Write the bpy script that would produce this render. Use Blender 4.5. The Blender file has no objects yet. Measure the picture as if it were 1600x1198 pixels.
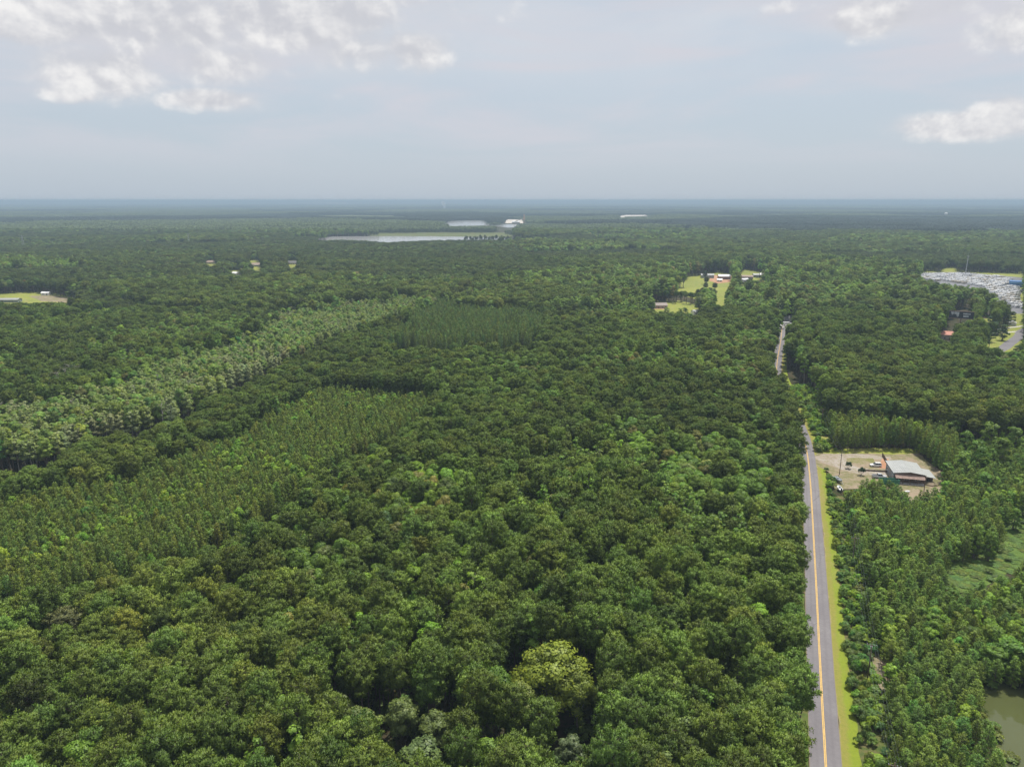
import bpy, bmesh, math, random
import numpy as np
from mathutils import Vector, Matrix

R = math.radians
SC = bpy.context.scene
COL = SC.collection
rng = np.random.default_rng(7)
random.seed(7)

# ------------------------------------------------------------------ camera
H = 115.0                      # flying height, metres
F = 1148.0                     # focal length in pixels of the 1600 px photo
PITCH = math.atan(286.0 / F)
cd = bpy.data.cameras.new('camera')
cd.sensor_width = 36.0
cd.lens = 36.0 * F / 1600.0
cd.clip_start = 0.5
cd.clip_end = 300000.0
cam = bpy.data.objects.new('camera', cd)
COL.objects.link(cam)
cam.location = (0, 0, H)
cam.rotation_euler = (R(90) - PITCH, 0, 0)
SC.camera = cam

# ------------------------------------------------------------------ sun, view, render
SUN_EL, SUN_AZ = R(69), R(34)   # ahead of the camera, to the right (azimuth from +Y towards +X)
sd = Vector((math.sin(SUN_AZ) * math.cos(SUN_EL), math.cos(SUN_AZ) * math.cos(SUN_EL), math.sin(SUN_EL)))
sl = bpy.data.lights.new('sun', 'SUN')
sl.energy = 4.9
sl.angle = R(0.53)
sl.color = (1.0, 0.955, 0.88)
sun = bpy.data.objects.new('sun', sl)
COL.objects.link(sun)
sun.rotation_euler = sd.to_track_quat('Z', 'Y').to_euler()
SC.view_settings.view_transform = 'Standard'
SC.view_settings.look = 'None'
SC.view_settings.exposure = 0.0
SC.view_settings.gamma = 1.0
SC.view_settings.use_curve_mapping = False
SC.render.engine = 'CYCLES'
cy = SC.cycles
cy.max_bounces = 5
cy.diffuse_bounces = 4
cy.glossy_bounces = 2
cy.transmission_bounces = 3
cy.volume_bounces = 0
cy.transparent_max_bounces = 8
cy.caustics_reflective = False
cy.caustics_refractive = False
cy.use_adaptive_sampling = True
cy.adaptive_threshold = 0.02
cy.use_denoising = True
cy.denoiser = 'OPENIMAGEDENOISE'
cy.denoising_input_passes = 'RGB_ALBEDO_NORMAL'
cy.denoising_prefilter = 'ACCURATE'
SC.render.use_persistent_data = False


# ------------------------------------------------------------------ node helpers
class NT:
    def __init__(s, tree):
        s.t = tree
        s.n = tree.nodes
        s.l = tree.links

    def node(s, typ, **kw):
        n = s.n.new(typ)
        for k, v in kw.items():
            setattr(n, k, v)
        return n

    def put(s, sock, v):
        if isinstance(v, bpy.types.NodeSocket):
            s.l.new(v, sock)
        elif v is not None:
            if hasattr(sock.default_value, '__len__') and not hasattr(v, '__len__'):
                v = (v,) * len(sock.default_value)
            if hasattr(v, '__len__') and len(sock.default_value) == 4 and len(v) == 3:
                v = (*v, 1.0)
            sock.default_value = v

    def math(s, op, a, b=None, c=None, clamp=False):
        n = s.node('ShaderNodeMath', operation=op, use_clamp=clamp)
        s.put(n.inputs[0], a)
        if b is not None: s.put(n.inputs[1], b)
        if c is not None: s.put(n.inputs[2], c)
        return n.outputs[0]

    def vmath(s, op, a, b=None):
        n = s.node('ShaderNodeVectorMath', operation=op)
        s.put(n.inputs[0], a)
        if b is not None: s.put(n.inputs[1], b)
        return n.outputs[0]

    def mix(s, fac, a, b, blend='MIX'):
        n = s.node('ShaderNodeMix', data_type='RGBA', blend_type=blend)
        s.put(n.inputs[0], fac)
        s.put(n.inputs[6], a)
        s.put(n.inputs[7], b)
        return n.outputs[2]

    def noise(s, vec, scale, detail=4.0, rough=0.55, dist=0.0):
        n = s.node('ShaderNodeTexNoise')
        if vec is not None: s.l.new(vec, n.inputs['Vector'])
        n.inputs['Scale'].default_value = scale
        n.inputs['Detail'].default_value = detail
        n.inputs['Roughness'].default_value = rough
        n.inputs['Distortion'].default_value = dist
        return n.outputs[0]

    def smooth(s, v, lo, hi, a=0.0, b=1.0):
        n = s.node('ShaderNodeMapRange', interpolation_type='SMOOTHSTEP')
        s.put(n.inputs[0], v)
        s.put(n.inputs[1], lo); s.put(n.inputs[2], hi); s.put(n.inputs[3], a); s.put(n.inputs[4], b)
        return n.outputs[0]

    def xyz(s, x, y, z):
        n = s.node('ShaderNodeCombineXYZ')
        s.put(n.inputs[0], x); s.put(n.inputs[1], y); s.put(n.inputs[2], z)
        return n.outputs[0]


# ------------------------------------------------------------------ world: hazy summer sky with cumulus
W = bpy.data.worlds.new('World')
SC.world = W
W.use_nodes = True
W.node_tree.nodes.clear()
w = NT(W.node_tree)
sky = w.node('ShaderNodeTexSky', sky_type='NISHITA')
sky.sun_disc = False
sky.sun_elevation = SUN_EL
sky.sun_rotation = SUN_AZ
sky.altitude = 100
sky.air_density = 1.2
sky.dust_density = 2.0
sky.ozone_density = 1.5
tc = w.node('ShaderNodeTexCoord')
dirv = w.vmath('NORMALIZE', tc.outputs['Generated'])
sp = w.node('ShaderNodeSeparateXYZ')
w.l.new(dirv, sp.inputs[0])
az = w.math('MULTIPLY', w.math('ARCTAN2', sp.outputs[0], sp.outputs[1]), 180 / math.pi)
el = w.math('MULTIPLY', w.math('ARCSINE', sp.outputs[2]), 180 / math.pi)
ang = w.xyz(az, w.math('MULTIPLY', el, 1.25), 0.0)
ang_s = w.xyz(az, w.math('MULTIPLY', el, 6.0), 3.0)
SKY_K = 10.0                                       # background strength is 0.1


def K(c): return tuple(x * SKY_K for x in c)


horizon = (0.555, 0.638, 0.735)
upper = (0.575, 0.655, 0.75)
veil = w.mix(w.smooth(el, 0.0, 14.0), K(horizon), K(upper))
base = w.mix(0.82, sky.outputs[0], veil)
# a soft white layer towards the top of the sky
ov = w.math('MULTIPLY', w.smooth(el, 5.0, 13.0), w.math('ADD', .18, w.math('MULTIPLY', w.smooth(w.noise(w.xyz(az, w.math('MULTIPLY', el, 3.0), 9.0), .05, 5, .55, .5), .35, .65), .62)))
base = w.mix(ov, base, K((0.68, 0.71, 0.765)))
# thin high streaks
st = w.noise(ang_s, 0.045, 5.0, 0.55, 0.4)
st = w.math('MULTIPLY', w.smooth(st, 0.40, 0.66), w.smooth(el, 1.0, 6.0))
base = w.mix(w.math('MULTIPLY', st, 0.9), base, K((0.655, 0.655, 0.715)))


def uv_dir(u, v):
    x, y = (u - 800.0) / F, (599.0 - v) / F
    d = Vector((x, math.cos(PITCH) + y * math.sin(PITCH), y * math.cos(PITCH) - math.sin(PITCH))).normalized()
    return math.degrees(math.atan2(d.x, d.y)), math.degrees(math.asin(d.z))


# where the cumulus masses stand in the sky (azimuth, elevation and spread in degrees)
BLOBS = []
for u, v, su, sv, a in ((60, 25, 120, 42, 1.0), (250, 35, 190, 58, .95), (160, 110, 100, 40, .95), (330, 95, 110, 40, .8),
                        (470, 30, 150, 48, 1.15), (560, 75, 110, 42, .85), (645, 78, 62, 34, 1.0), (330, 156, 88, 18, .9),
                        (120, 145, 60, 16, .7), (1375, 28, 75, 28, 1.05), (1330, 10, 60, 16, .6), (1525, 194, 92, 20, 1.15), (1575, 176, 60, 24, 1.0),
                        (1585, 40, 60, 34, .7), (1480, 15, 90, 16, .5), (700, 10, 130, 30, .55), (530, 150, 40, 14, .22), (1250, 10, 70, 14, .4)):
    a0, e0 = uv_dir(u, v)
    BLOBS.append((a0, e0, su / F * 57.3, sv / F * 57.3, a))
tot = None
for a0, e0, sa, se, amp in BLOBS:
    da = w.math('MULTIPLY', w.math('SUBTRACT', az, a0), 1 / sa)
    de = w.math('MULTIPLY', w.math('SUBTRACT', el, e0), 1 / se)
    r2 = w.math('ADD', w.math('MULTIPLY', da, da), w.math('MULTIPLY', de, de))
    g = w.math('MULTIPLY', w.math('EXPONENT', w.math('MULTIPLY', r2, -1.0)), amp)
    tot = g if tot is None else w.math('MAXIMUM', tot, g)
def puffs(vec):
    # billowing cloud: soft cells of two sizes broken up by fine noise
    out = w.math('MULTIPLY', w.noise(vec, 0.20, 9.0, 0.60, 0.2), 0.62)
    wv = w.vmath('ADD', vec, w.vmath('MULTIPLY', w.xyz(w.noise(vec, .6, 4, .6), w.noise(w.vmath('ADD', vec, (31., 7., 3.)), .6, 4, .6), 0.0), (2.2, 2.2, 0.)))
    for sc_, am in ((.26, .26), (.62, .16)):
        v_ = w.node('ShaderNodeTexVoronoi', feature='SMOOTH_F1')
        v_.inputs['Scale'].default_value = sc_
        v_.inputs['Smoothness'].default_value = .6
        w.l.new(wv, v_.inputs['Vector'])
        out = w.math('ADD', out, w.math('MULTIPLY', w.math('SUBTRACT', 1.0, v_.outputs['Distance']), am))
    return w.math('SUBTRACT', out, .04)


n1 = puffs(ang)
ang_up = w.xyz(w.math('ADD', az, 0.35), w.math('MULTIPLY', w.math('ADD', el, 0.55), 1.25), 0.0)
n1u = puffs(ang_up)
# the rest of the sky carries the same kind of scattered cloud
wide = w.noise(dirv, 3.2, 3.0, 0.5)
beyond = w.math('MAXIMUM', w.smooth(w.math('ABSOLUTE', az), 36.0, 50.0), w.smooth(el, 14.0, 22.0))
tot = w.math('MAXIMUM', tot, w.math('MULTIPLY', w.math('MULTIPLY', w.smooth(wide, 0.45, 0.65), beyond), w.smooth(el, 2.0, 9.0)))
dens = w.math('ADD', tot, w.math('MULTIPLY', w.math('MULTIPLY', w.math('SUBTRACT', n1, 0.5), 2.1), w.smooth(tot, 0.0, 0.4)))
cov = w.smooth(dens, 0.26, 0.80)
soft = w.smooth(tot, 0.05, 0.9)
lit = w.math('SUBTRACT', n1, n1u)
lit = w.smooth(w.math('ADD', lit, w.math('MULTIPLY', w.math('SUBTRACT', n1, 0.5), 0.45)), -0.13, 0.20)
ccol = w.mix(lit, K((0.60, 0.61, 0.655)), K((0.93, 0.92, 0.91)))
base = w.mix(w.math('MULTIPLY', soft, 0.55), base, K((0.665, 0.675, 0.72)))
skyc = w.mix(w.math('MULTIPLY', cov, 0.9), base, ccol)
# below the horizon the sky goes on as it stands at the horizon
bg = w.node('ShaderNodeBackground')
w.l.new(skyc, bg.inputs[0])
bg.inputs[1].default_value = 0.1
wo = w.node('ShaderNodeOutputWorld')
w.l.new(bg.outputs[0], wo.inputs[0])


# ------------------------------------------------------------------ geometry helpers
def ray(u, v):
    x, y = (u - 800.0) / F, (599.0 - v) / F
    return np.array((x, math.cos(PITCH) + y * math.sin(PITCH), y * math.cos(PITCH) - math.sin(PITCH)))


def G(u, v, z=0.0):
    d = ray(u, v)
    t = (z - H) / d[2]
    return Vector((d[0] * t, d[1] * t, z))


def at_dist(u, v, dist):
    d = ray(u, v)
    t = dist / math.hypot(d[0], d[1])
    return Vector((d[0] * t, d[1] * t, H + d[2] * t))


def px(P):
    """photo pixels of world points, N x 3 -> u, v, depth"""
    P = np.asarray(P, float)
    X, Y, Z = P[..., 0], P[..., 1], P[..., 2] - H
    dep = Y * math.cos(PITCH) - Z * math.sin(PITCH)
    up = Y * math.sin(PITCH) + Z * math.cos(PITCH)
    d = np.maximum(dep, 1e-3)
    return 800 + F * X / d, 599 - F * up / d, dep


def in_poly(u, v, poly):
    u = np.asarray(u); v = np.asarray(v)
    r = np.zeros(u.shape, bool)
    n = len(poly)
    for i in range(n):
        x1, y1 = poly[i]; x2, y2 = poly[(i + 1) % n]
        if y1 == y2: continue
        c = (y1 > v) != (y2 > v)
        r ^= c & (u < (x2 - x1) * (v - y1) / (y2 - y1) + x1)
    return r


def tag(o, label=None, cat=None, group=None, kind=None):
    if label: o['label'] = label
    if cat: o['category'] = cat
    if group: o['group'] = group
    if kind: o['kind'] = kind
    return o


def link(name, me, parent=None, mats=()):
    o = bpy.data.objects.new(name, me)
    COL.objects.link(o)
    if parent is not None: o.parent = parent
    return o


def mesh(name, V, Fs, mats, midx=None, smooth=False):
    me = bpy.data.meshes.new(name)
    me.from_pydata([tuple(map(float, p)) for p in V], [], [tuple(map(int, f)) for f in Fs])
    for m in (mats if isinstance(mats, (list, tuple)) else [mats]):
        me.materials.append(m)
    if midx is not None: me.polygons.foreach_set('material_index', np.asarray(midx, 'i'))
    if smooth: me.polygons.foreach_set('use_smooth', np.ones(len(me.polygons), bool))
    me.update()
    return me


def fast_mesh(name, V, Q, mats, midx=None, tv=None, out=None, soft=.62):
    """V n x 3, Q m x 4 quads; out: a direction for each vertex that its shading leans to (leaves follow the surface of their crown)"""
    if out is not None:
        V = np.asarray(V, float); Q = np.array(Q)
        gn = np.cross(V[Q[:, 1]] - V[Q[:, 0]], V[Q[:, 2]] - V[Q[:, 0]])
        gn /= np.linalg.norm(gn, axis=1, keepdims=True) + 1e-9
        fo = out[Q[:, 0]]
        flip = (gn * fo).sum(1) < 0
        has = np.abs(fo).sum(1) > 0
        Q[flip & has] = Q[flip & has][:, ::-1]
        gn[flip & has] *= -1
        vn = np.zeros_like(V)
        sm = np.where(has[:, None], gn * (1 - soft) + fo * soft, gn)
        for k in range(4): vn[Q[:, k]] += sm
        vn /= np.linalg.norm(vn, axis=1, keepdims=True) + 1e-9
    me = bpy.data.meshes.new(name)
    n, m = len(V), len(Q)
    me.vertices.add(n)
    me.vertices.foreach_set('co', np.asarray(V, 'f').ravel())
    me.loops.add(m * 4)
    me.loops.foreach_set('vertex_index', np.asarray(Q, 'i').ravel())
    me.polygons.add(m)
    me.polygons.foreach_set('loop_start', np.arange(0, m * 4, 4, dtype='i'))
    for k in mats: me.materials.append(k)
    if midx is not None: me.polygons.foreach_set('material_index', np.asarray(midx, 'i'))
    at = me.attributes.new('tv', 'FLOAT', 'POINT')
    at.data.foreach_set('value', np.ones(n, 'f') if tv is None else np.asarray(tv, 'f'))
    me.update(calc_edges=True)
    if out is not None:
        me.polygons.foreach_set('use_smooth', np.ones(m, bool))
        me.normals_split_custom_set_from_vertices(vn.tolist())
    return me


class MB:
    """collects boxes, bars, prisms and turned shapes into one mesh"""
    def __init__(s):
        s.v = []; s.f = []; s.m = []

    def add(s, V, Fs, m=0, M=None):
        o = len(s.v)
        for p in V:
            p = Vector(p)
            s.v.append(M @ p if M else p)
        for f in Fs:
            s.f.append([i + o for i in f]); s.m.append(m)
        return s

    def box(s, x0, x1, y0, y1, z0, z1, m=0, M=None, b=0.0, top=None):
        """box; b chamfers the vertical edges and the top rim; top = (dx, dy) insets the top face"""
        tx, ty = top or (0, 0)
        if b <= 0:
            V = [(x0, y0, z0), (x1, y0, z0), (x1, y1, z0), (x0, y1, z0),
                 (x0 + tx, y0 + ty, z1), (x1 - tx, y0 + ty, z1), (x1 - tx, y1 - ty, z1), (x0 + tx, y1 - ty, z1)]
            return s.add(V, [(3, 2, 1, 0), (4, 5, 6, 7), (0, 1, 5, 4), (1, 2, 6, 5), (2, 3, 7, 6), (3, 0, 4, 7)], m, M)
        def ring(i, z):
            X0, X1, Y0, Y1 = x0 + i[0], x1 - i[0], y0 + i[1], y1 - i[1]
            return [(X0 + b, Y0, z), (X1 - b, Y0, z), (X1, Y0 + b, z), (X1, Y1 - b, z), (X1 - b, Y1, z), (X0 + b, Y1, z), (X0, Y1 - b, z), (X0, Y0 + b, z)]
        rs = [ring((0, 0), z0), ring((tx * .8, ty * .8), z1 - b), ring((tx + b * .7, ty + b * .7), z1)]
        V = sum(rs, [])
        Fs = [tuple(range(7, -1, -1)), tuple(range(16, 24))]
        for k in range(2):
            for i in range(8):
                j = (i + 1) % 8
                Fs.append((k * 8 + i, k * 8 + j, k * 8 + 8 + j, k * 8 + 8 + i))
        return s.add(V, Fs, m, M)

    def tube(s, pts, rad, n=8, m=0, cap=True):
        pts = [Vector(p) for p in pts]
        if not hasattr(rad, '__len__'): rad = [rad] * len(pts)
        V = []; Fs = []
        for i, p in enumerate(pts):
            d = (pts[min(i + 1, len(pts) - 1)] - pts[max(i - 1, 0)]).normalized()
            a = d.orthogonal().normalized(); b = d.cross(a)
            for k in range(n):
                t = 2 * math.pi * k / n
                V.append(p + (a * math.cos(t) + b * math.sin(t)) * rad[i])
        for i in range(len(pts) - 1):
            for k in range(n):
                j = (k + 1) % n
                Fs.append((i * n + k, i * n + j, (i + 1) * n + j, (i + 1) * n + k))
        if cap:
            Fs.append(tuple(range(n - 1, -1, -1)))
            Fs.append(tuple((len(pts) - 1) * n + k for k in range(n)))
        return s.add(V, Fs, m)

    def prism(s, prof, y0, y1, m=0, M=None):
        """profile in x, z pushed along y"""
        n = len(prof)
        V = [(x, y0, z) for x, z in prof] + [(x, y1, z) for x, z in prof]
        Fs = [tuple(range(n)), tuple(range(2 * n - 1, n - 1, -1))]
        for i in range(n):
            j = (i + 1) % n
            Fs.append((i, i + n, j + n, j))
        return s.add(V, Fs, m, M)

    def build(s, name, mats, parent=None, smooth=False):
        me = mesh(name, s.v, s.f, mats, s.m, smooth)
        bm = bmesh.new(); bm.from_mesh(me)
        bmesh.ops.recalc_face_normals(bm, faces=bm.faces)
        bm.to_mesh(me); bm.free()
        return link(name, me, parent)


def empty(name, loc, rz=0.0):
    o = bpy.data.objects.new(name, None)
    COL.objects.link(o)
    o.location = loc
    o.rotation_euler = (0, 0, rz)
    o.empty_display_size = 0.5
    return o


# value noise and stands in plain numpy
def hash2(i, j, k=0):
    n = (i.astype(np.int64) * 374761393 + j.astype(np.int64) * 668265263 + k * 982451653) & 0x7fffffff
    n = ((n ^ (n >> 13)) * 1274126177) & 0x7fffffff
    n = (n ^ (n >> 16)) & 0x7fffffff
    return n / float(0x7fffffff)


def vnoise(x, y, sc, k=0):
    x = np.asarray(x, float) / sc; y = np.asarray(y, float) / sc
    i, j = np.floor(x), np.floor(y)
    fx, fy = x - i, y - j
    fx = fx * fx * (3 - 2 * fx); fy = fy * fy * (3 - 2 * fy)
    a = hash2(i, j, k); b = hash2(i + 1, j, k); c = hash2(i, j + 1, k); d = hash2(i + 1, j + 1, k)
    return (a * (1 - fx) + b * fx) * (1 - fy) + (c * (1 - fx) + d * fx) * fy


def fbm(x, y, sc, k=0):
    return (vnoise(x, y, sc, k) * .5 + vnoise(x, y, sc / 2.1, k + 1) * .3 + vnoise(x, y, sc / 4.3, k + 2) * .2)


def stands(x, y, sc, k=0):
    """random id in 0..1 of the nearest stand"""
    xs = np.asarray(x, float) / sc; ys = np.asarray(y, float) / (sc * .8)
    i0, j0 = np.floor(xs), np.floor(ys)
    best = np.full(xs.shape, 9e9); out = np.zeros(xs.shape)
    for di in (-1, 0, 1):
        for dj in (-1, 0, 1):
            i, j = i0 + di, j0 + dj
            cx = i + hash2(i, j, k + 11); cy = j + hash2(i, j, k + 12)
            d = (xs - cx) ** 2 + (ys - cy) ** 2
            c = d < best
            best = np.where(c, d, best); out = np.where(c, hash2(i, j, k + 13), out)
    return out


# ------------------------------------------------------------------ materials
def new_mat(name):
    m = bpy.data.materials.new(name)
    m.use_nodes = True
    m.node_tree.nodes.clear()
    t = NT(m.node_tree)
    out = t.node('ShaderNodeOutputMaterial')
    return m, t, out


def simple(name, col, rough=0.7, metal=0.0, var=0.12, scale=1.5, bump=0.0):
    """painted or raw surface with uneven colour"""
    m, t, out = new_mat(name)
    b = t.node('ShaderNodeBsdfPrincipled')
    g = t.node('ShaderNodeTexCoord')
    n = t.noise(g.outputs['Object'], scale, 5.0, 0.6)
    lo = tuple(c * (1 - var) for c in col); hi = tuple(min(1, c * (1 + var)) for c in col)
    t.put(b.inputs['Base Color'], t.mix(t.smooth(n, .3, .7), lo, hi))
    b.inputs['Roughness'].default_value = rough
    b.inputs['Metallic'].default_value = metal
    if bump:
        bn = t.node('ShaderNodeBump')
        bn.inputs['Strength'].default_value = bump
        t.l.new(n, bn.inputs['Height'])
        t.l.new(bn.outputs[0], b.inputs['Normal'])
    t.l.new(b.outputs[0], out.inputs[0])
    return m


def ground_mat(name, cols, scales, bump=0.0, bscale=1.0):
    """ground of three mixed colours: cols[0] broad, cols[1] patches, cols[2] fine specks"""
    m, t, out = new_mat(name)
    g = t.node('ShaderNodeNewGeometry')
    b = t.node('ShaderNodeBsdfPrincipled')
    n0 = t.noise(g.outputs['Position'], scales[0], 5.0, 0.6, 0.6)
    n1 = t.noise(g.outputs['Position'], scales[1], 6.0, 0.65, 0.3)
    c = t.mix(t.smooth(n0, .40, .60), cols[0], cols[1])
    c = t.mix(t.math('MULTIPLY', t.smooth(n1, .46, .64), .8), c, cols[2])
    t.put(b.inputs['Base Color'], c)
    b.inputs['Roughness'].default_value = 0.9
    b.inputs['Specular IOR Level'].default_value = 0.2
    if bump:
        bn = t.node('ShaderNodeBump')
        bn.inputs['Strength'].default_value = bump
        bn.inputs['Distance'].default_value = 0.3
        t.l.new(t.noise(g.outputs['Position'], bscale, 4.0, .6), bn.inputs['Height'])
        t.l.new(bn.outputs[0], b.inputs['Normal'])
    t.l.new(b.outputs[0], out.inputs[0])
    return m


def leaf_mat(name, transl=0.28, gloss=0.05, island=0.5):
    m, t, out = new_mat(name)
    a = t.node('ShaderNodeAttribute', attribute_type='INSTANCER', attribute_name='tint')
    tv = t.node('ShaderNodeAttribute', attribute_type='GEOMETRY', attribute_name='tv')
    g = t.node('ShaderNodeNewGeometry')
    k = t.math('MULTIPLY', tv.outputs['Fac'], t.math('MULTIPLY_ADD', g.outputs['Random Per Island'], island, 1.0 - island * .5))
    c = t.vmath('MULTIPLY', a.outputs['Color'], t.xyz(k, k, k))
    warm = t.mix(t.math('MULTIPLY', t.smooth(g.outputs['Random Per Island'], .6, 1.0), .35), c, t.vmath('MULTIPLY', c, (1.45, 1.15, .75)))
    d = t.node('ShaderNodeBsdfDiffuse'); t.put(d.inputs[0], warm)
    tr = t.node('ShaderNodeBsdfTranslucent'); t.put(tr.inputs[0], t.vmath('MULTIPLY', warm, (1.25, 1.3, .6)))
    mx = t.node('ShaderNodeMixShader'); mx.inputs[0].default_value = transl
    t.l.new(d.outputs[0], mx.inputs[1]); t.l.new(tr.outputs[0], mx.inputs[2])
    gl = t.node('ShaderNodeBsdfGlossy'); gl.inputs['Roughness'].default_value = .5
    t.put(gl.inputs[0], (.9, .95, .9))
    m2 = t.node('ShaderNodeMixShader'); m2.inputs[0].default_value = gloss
    t.l.new(mx.outputs[0], m2.inputs[1]); t.l.new(gl.outputs[0], m2.inputs[2])
    t.l.new(m2.outputs[0], out.inputs[0])
    return m


M = {}
M['pine'] = leaf_mat('pine_needles', .17, .015, .6)
M['leaf'] = leaf_mat('broad_leaves', .25, .022, .5)
M['bark'] = simple('pine_bark', (.13, .10, .08), .9, var=.35, scale=3)
M['pale_bark'] = simple('weathered_bark', (.33, .30, .27), .9, var=.25, scale=2)
M['litter'] = ground_mat('forest_floor', ((.050, .045, .022), (.075, .055, .033), (.035, .05, .018)), (.02, .4), .3, .8)
M['asphalt'] = ground_mat('asphalt', ((.185, .175, .185), (.21, .20, .205), (.165, .157, .165)), (.05, .9))
def strip_mat(name, kind):
    m, t, out = new_mat(name)
    a = t.node('ShaderNodeAttribute', attribute_type='GEOMETRY', attribute_name='across').outputs['Fac']
    pos = t.node('ShaderNodeNewGeometry').outputs['Position']
    b = t.node('ShaderNodeBsdfPrincipled'); b.inputs['Roughness'].default_value = .88; b.inputs['Specular IOR Level'].default_value = .25
    n0 = t.noise(pos, .06, 5, .6, .4); n1 = t.noise(pos, 1.1, 6, .7); n2 = t.noise(pos, .22, 5, .65, 1.5)
    if kind == 'road':
        c = t.mix(t.smooth(n0, .35, .65), (.185, .172, .182), (.225, .212, .218))
        # paler wheel paths polished by traffic, darker oily strip between them, ragged dirty edges
        w_ = t.math('COSINE', t.math('MULTIPLY', t.math('ADD', a, t.math('MULTIPLY', t.math('SUBTRACT', n2, .5), .05)), 2 * math.pi * 4))
        c = t.mix(t.math('MULTIPLY', t.smooth(w_, -.2, 1.0), .30), c, (.145, .137, .145))
        c = t.mix(t.math('MULTIPLY', t.smooth(n1, .42, .62), .28), c, (.13, .125, .13))
        # cracks and sealed patches
        v_ = t.node('ShaderNodeTexVoronoi', feature='DISTANCE_TO_EDGE'); v_.inputs['Scale'].default_value = .07
        t.l.new(t.vmath('ADD', pos, t.xyz(t.math('MULTIPLY', n1, 1.5), t.math('MULTIPLY', n2, 4.0), 0.0)), v_.inputs['Vector'])
        c = t.mix(t.math('MULTIPLY', t.smooth(v_.outputs['Distance'], .02, .0), t.math('MULTIPLY', t.smooth(n0, .45, .65), .45)), c, (.06, .058, .06))
        e_ = t.math('ABSOLUTE', t.math('SUBTRACT', a, .5))
        c = t.mix(t.smooth(t.math('ADD', e_, t.math('MULTIPLY', t.math('SUBTRACT', n1, .5), .05)), .465, .495), c, (.23, .19, .13))
    else:
        aa = t.math('ADD', a, t.math('MULTIPLY', t.math('SUBTRACT', n2, .5), .55))
        c = t.mix(t.smooth(aa, .30, .62), (.25, .235, .05), (.212, .265, .022))
        c = t.mix(t.math('MULTIPLY', t.smooth(n1, .40, .66), .32), c, (.12, .17, .02))
        c = t.mix(t.math('MULTIPLY', t.smooth(n0, .52, .66), .45), c, (.29, .23, .10))
        c = t.mix(t.smooth(aa, .12, -.06), c, (.30, .24, .14))
        bn = t.node('ShaderNodeBump'); bn.inputs['Strength'].default_value = .5; bn.inputs['Distance'].default_value = .2
        t.l.new(t.noise(pos, 3.0, 5, .7), bn.inputs['Height']); t.l.new(bn.outputs[0], b.inputs['Normal'])
    t.put(b.inputs['Base Color'], c)
    t.l.new(b.outputs[0], out.inputs[0])
    return m


M['road'] = strip_mat('worn_asphalt', 'road')
M['verge_strip'] = strip_mat('roadside_grass', 'verge')
M['yellow'] = simple('road_paint', (.64, .40, .09), .6, var=.12, scale=.7)
M['verge'] = ground_mat('mown_grass', ((.20, .25, .020), (.16, .21, .022), (.26, .24, .055)), (.12, .6), .2, 3)
M['rough'] = ground_mat('rough_grass', ((.085, .125, .022), (.15, .13, .055), (.06, .10, .02)), (.06, .5), .4, 1.5)
M['vine'] = ground_mat('vine_cover', ((.10, .165, .030), (.075, .13, .022), (.13, .19, .035)), (.08, .45), .6, 1.2)
M['field'] = ground_mat('hay_field', ((.235, .265, .040), (.19, .225, .040), (.28, .26, .09)), (.012, .15))
M['dirt'] = ground_mat('bare_dirt', ((.275, .215, .150), (.165, .160, .065), (.31, .25, .18)), (.085, .55), .2, 2)
M['thin_grass'] = ground_mat('thin_grass', ((.19, .185, .065), (.27, .22, .14), (.13, .15, .04)), (.16, .7), .2, 2)
M['gravel'] = ground_mat('gravel_drive', ((.36, .32, .28), (.30, .25, .20), (.22, .20, .10)), (.10, .6), .2, 3)
M['redclay'] = ground_mat('red_clay', ((.40, .20, .12), (.45, .27, .18), (.33, .22, .10)), (.08, .5))
M['sand'] = ground_mat('pale_sand', ((.62, .56, .48), (.55, .48, .40), (.68, .64, .58)), (.01, .1))
M['concrete'] = ground_mat('pale_concrete', ((.50, .48, .45), (.44, .42, .40), (.55, .53, .50)), (.03, .4))
M['lot'] = ground_mat('sales_lot_asphalt', ((.17, .17, .18), (.20, .20, .21), (.14, .14, .15)), (.03, .4))
M['white'] = simple('white_paint', (.78, .78, .78), .45, var=.05)
M['cream'] = simple('cream_siding', (.55, .50, .42), .7, var=.08)
M['metal_roof'] = simple('galvanised_roof', (.335, .345, .335), .5, .0, var=.10, scale=.35)
M['pale_roof'] = simple('bright_metal_roof', (.34, .35, .335), .5, .0, var=.06, scale=.35)
M['rust'] = simple('rusty_sheet', (.24, .165, .135), .8, var=.3, scale=.8)
M['brown_wall'] = simple('brown_board_wall', (.17, .11, .085), .85, var=.25, scale=1.2)
M['grey_wall'] = simple('blue_grey_wall', (.26, .30, .33), .8, var=.2, scale=1.0)
M['grey_roof'] = simple('grey_shingle', (.16, .155, .16), .85, var=.2, scale=1.0)
M['tan_roof'] = simple('tan_shingle', (.33, .25, .20), .85, var=.2, scale=1.0)
M['red_roof'] = simple('salmon_roof', (.62, .28, .20), .75, var=.14, scale=.6)
M['pinkish'] = simple('pale_pink_wall', (.36, .29, .26), .8, var=.12)
M['pale_pink_roof'] = simple('pale_brown_roof', (.30, .25, .225), .8, var=.15)
M['blue'] = simple('blue_cladding', (.035, .14, .34), .5, var=.1, scale=.4)
M['lightblue'] = simple('light_blue_band', (.16, .40, .62), .5, var=.08)
M['green'] = simple('green_container_paint', (.03, .17, .10), .55, var=.2, scale=1.0)
M['dark'] = simple('dark_interior', (.025, .025, .028), .8, var=.1)
M['glass'] = simple('dark_glass', (.03, .04, .05), .08, var=.1)
M['tyre'] = simple('tyre_rubber', (.02, .02, .02), .85, var=.1)
M['rim'] = simple('alloy_rim', (.45, .45, .46), .35, .6, var=.1)
M['silver'] = simple('silver_paint', (.50, .52, .55), .35, .2, var=.05)
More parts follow.
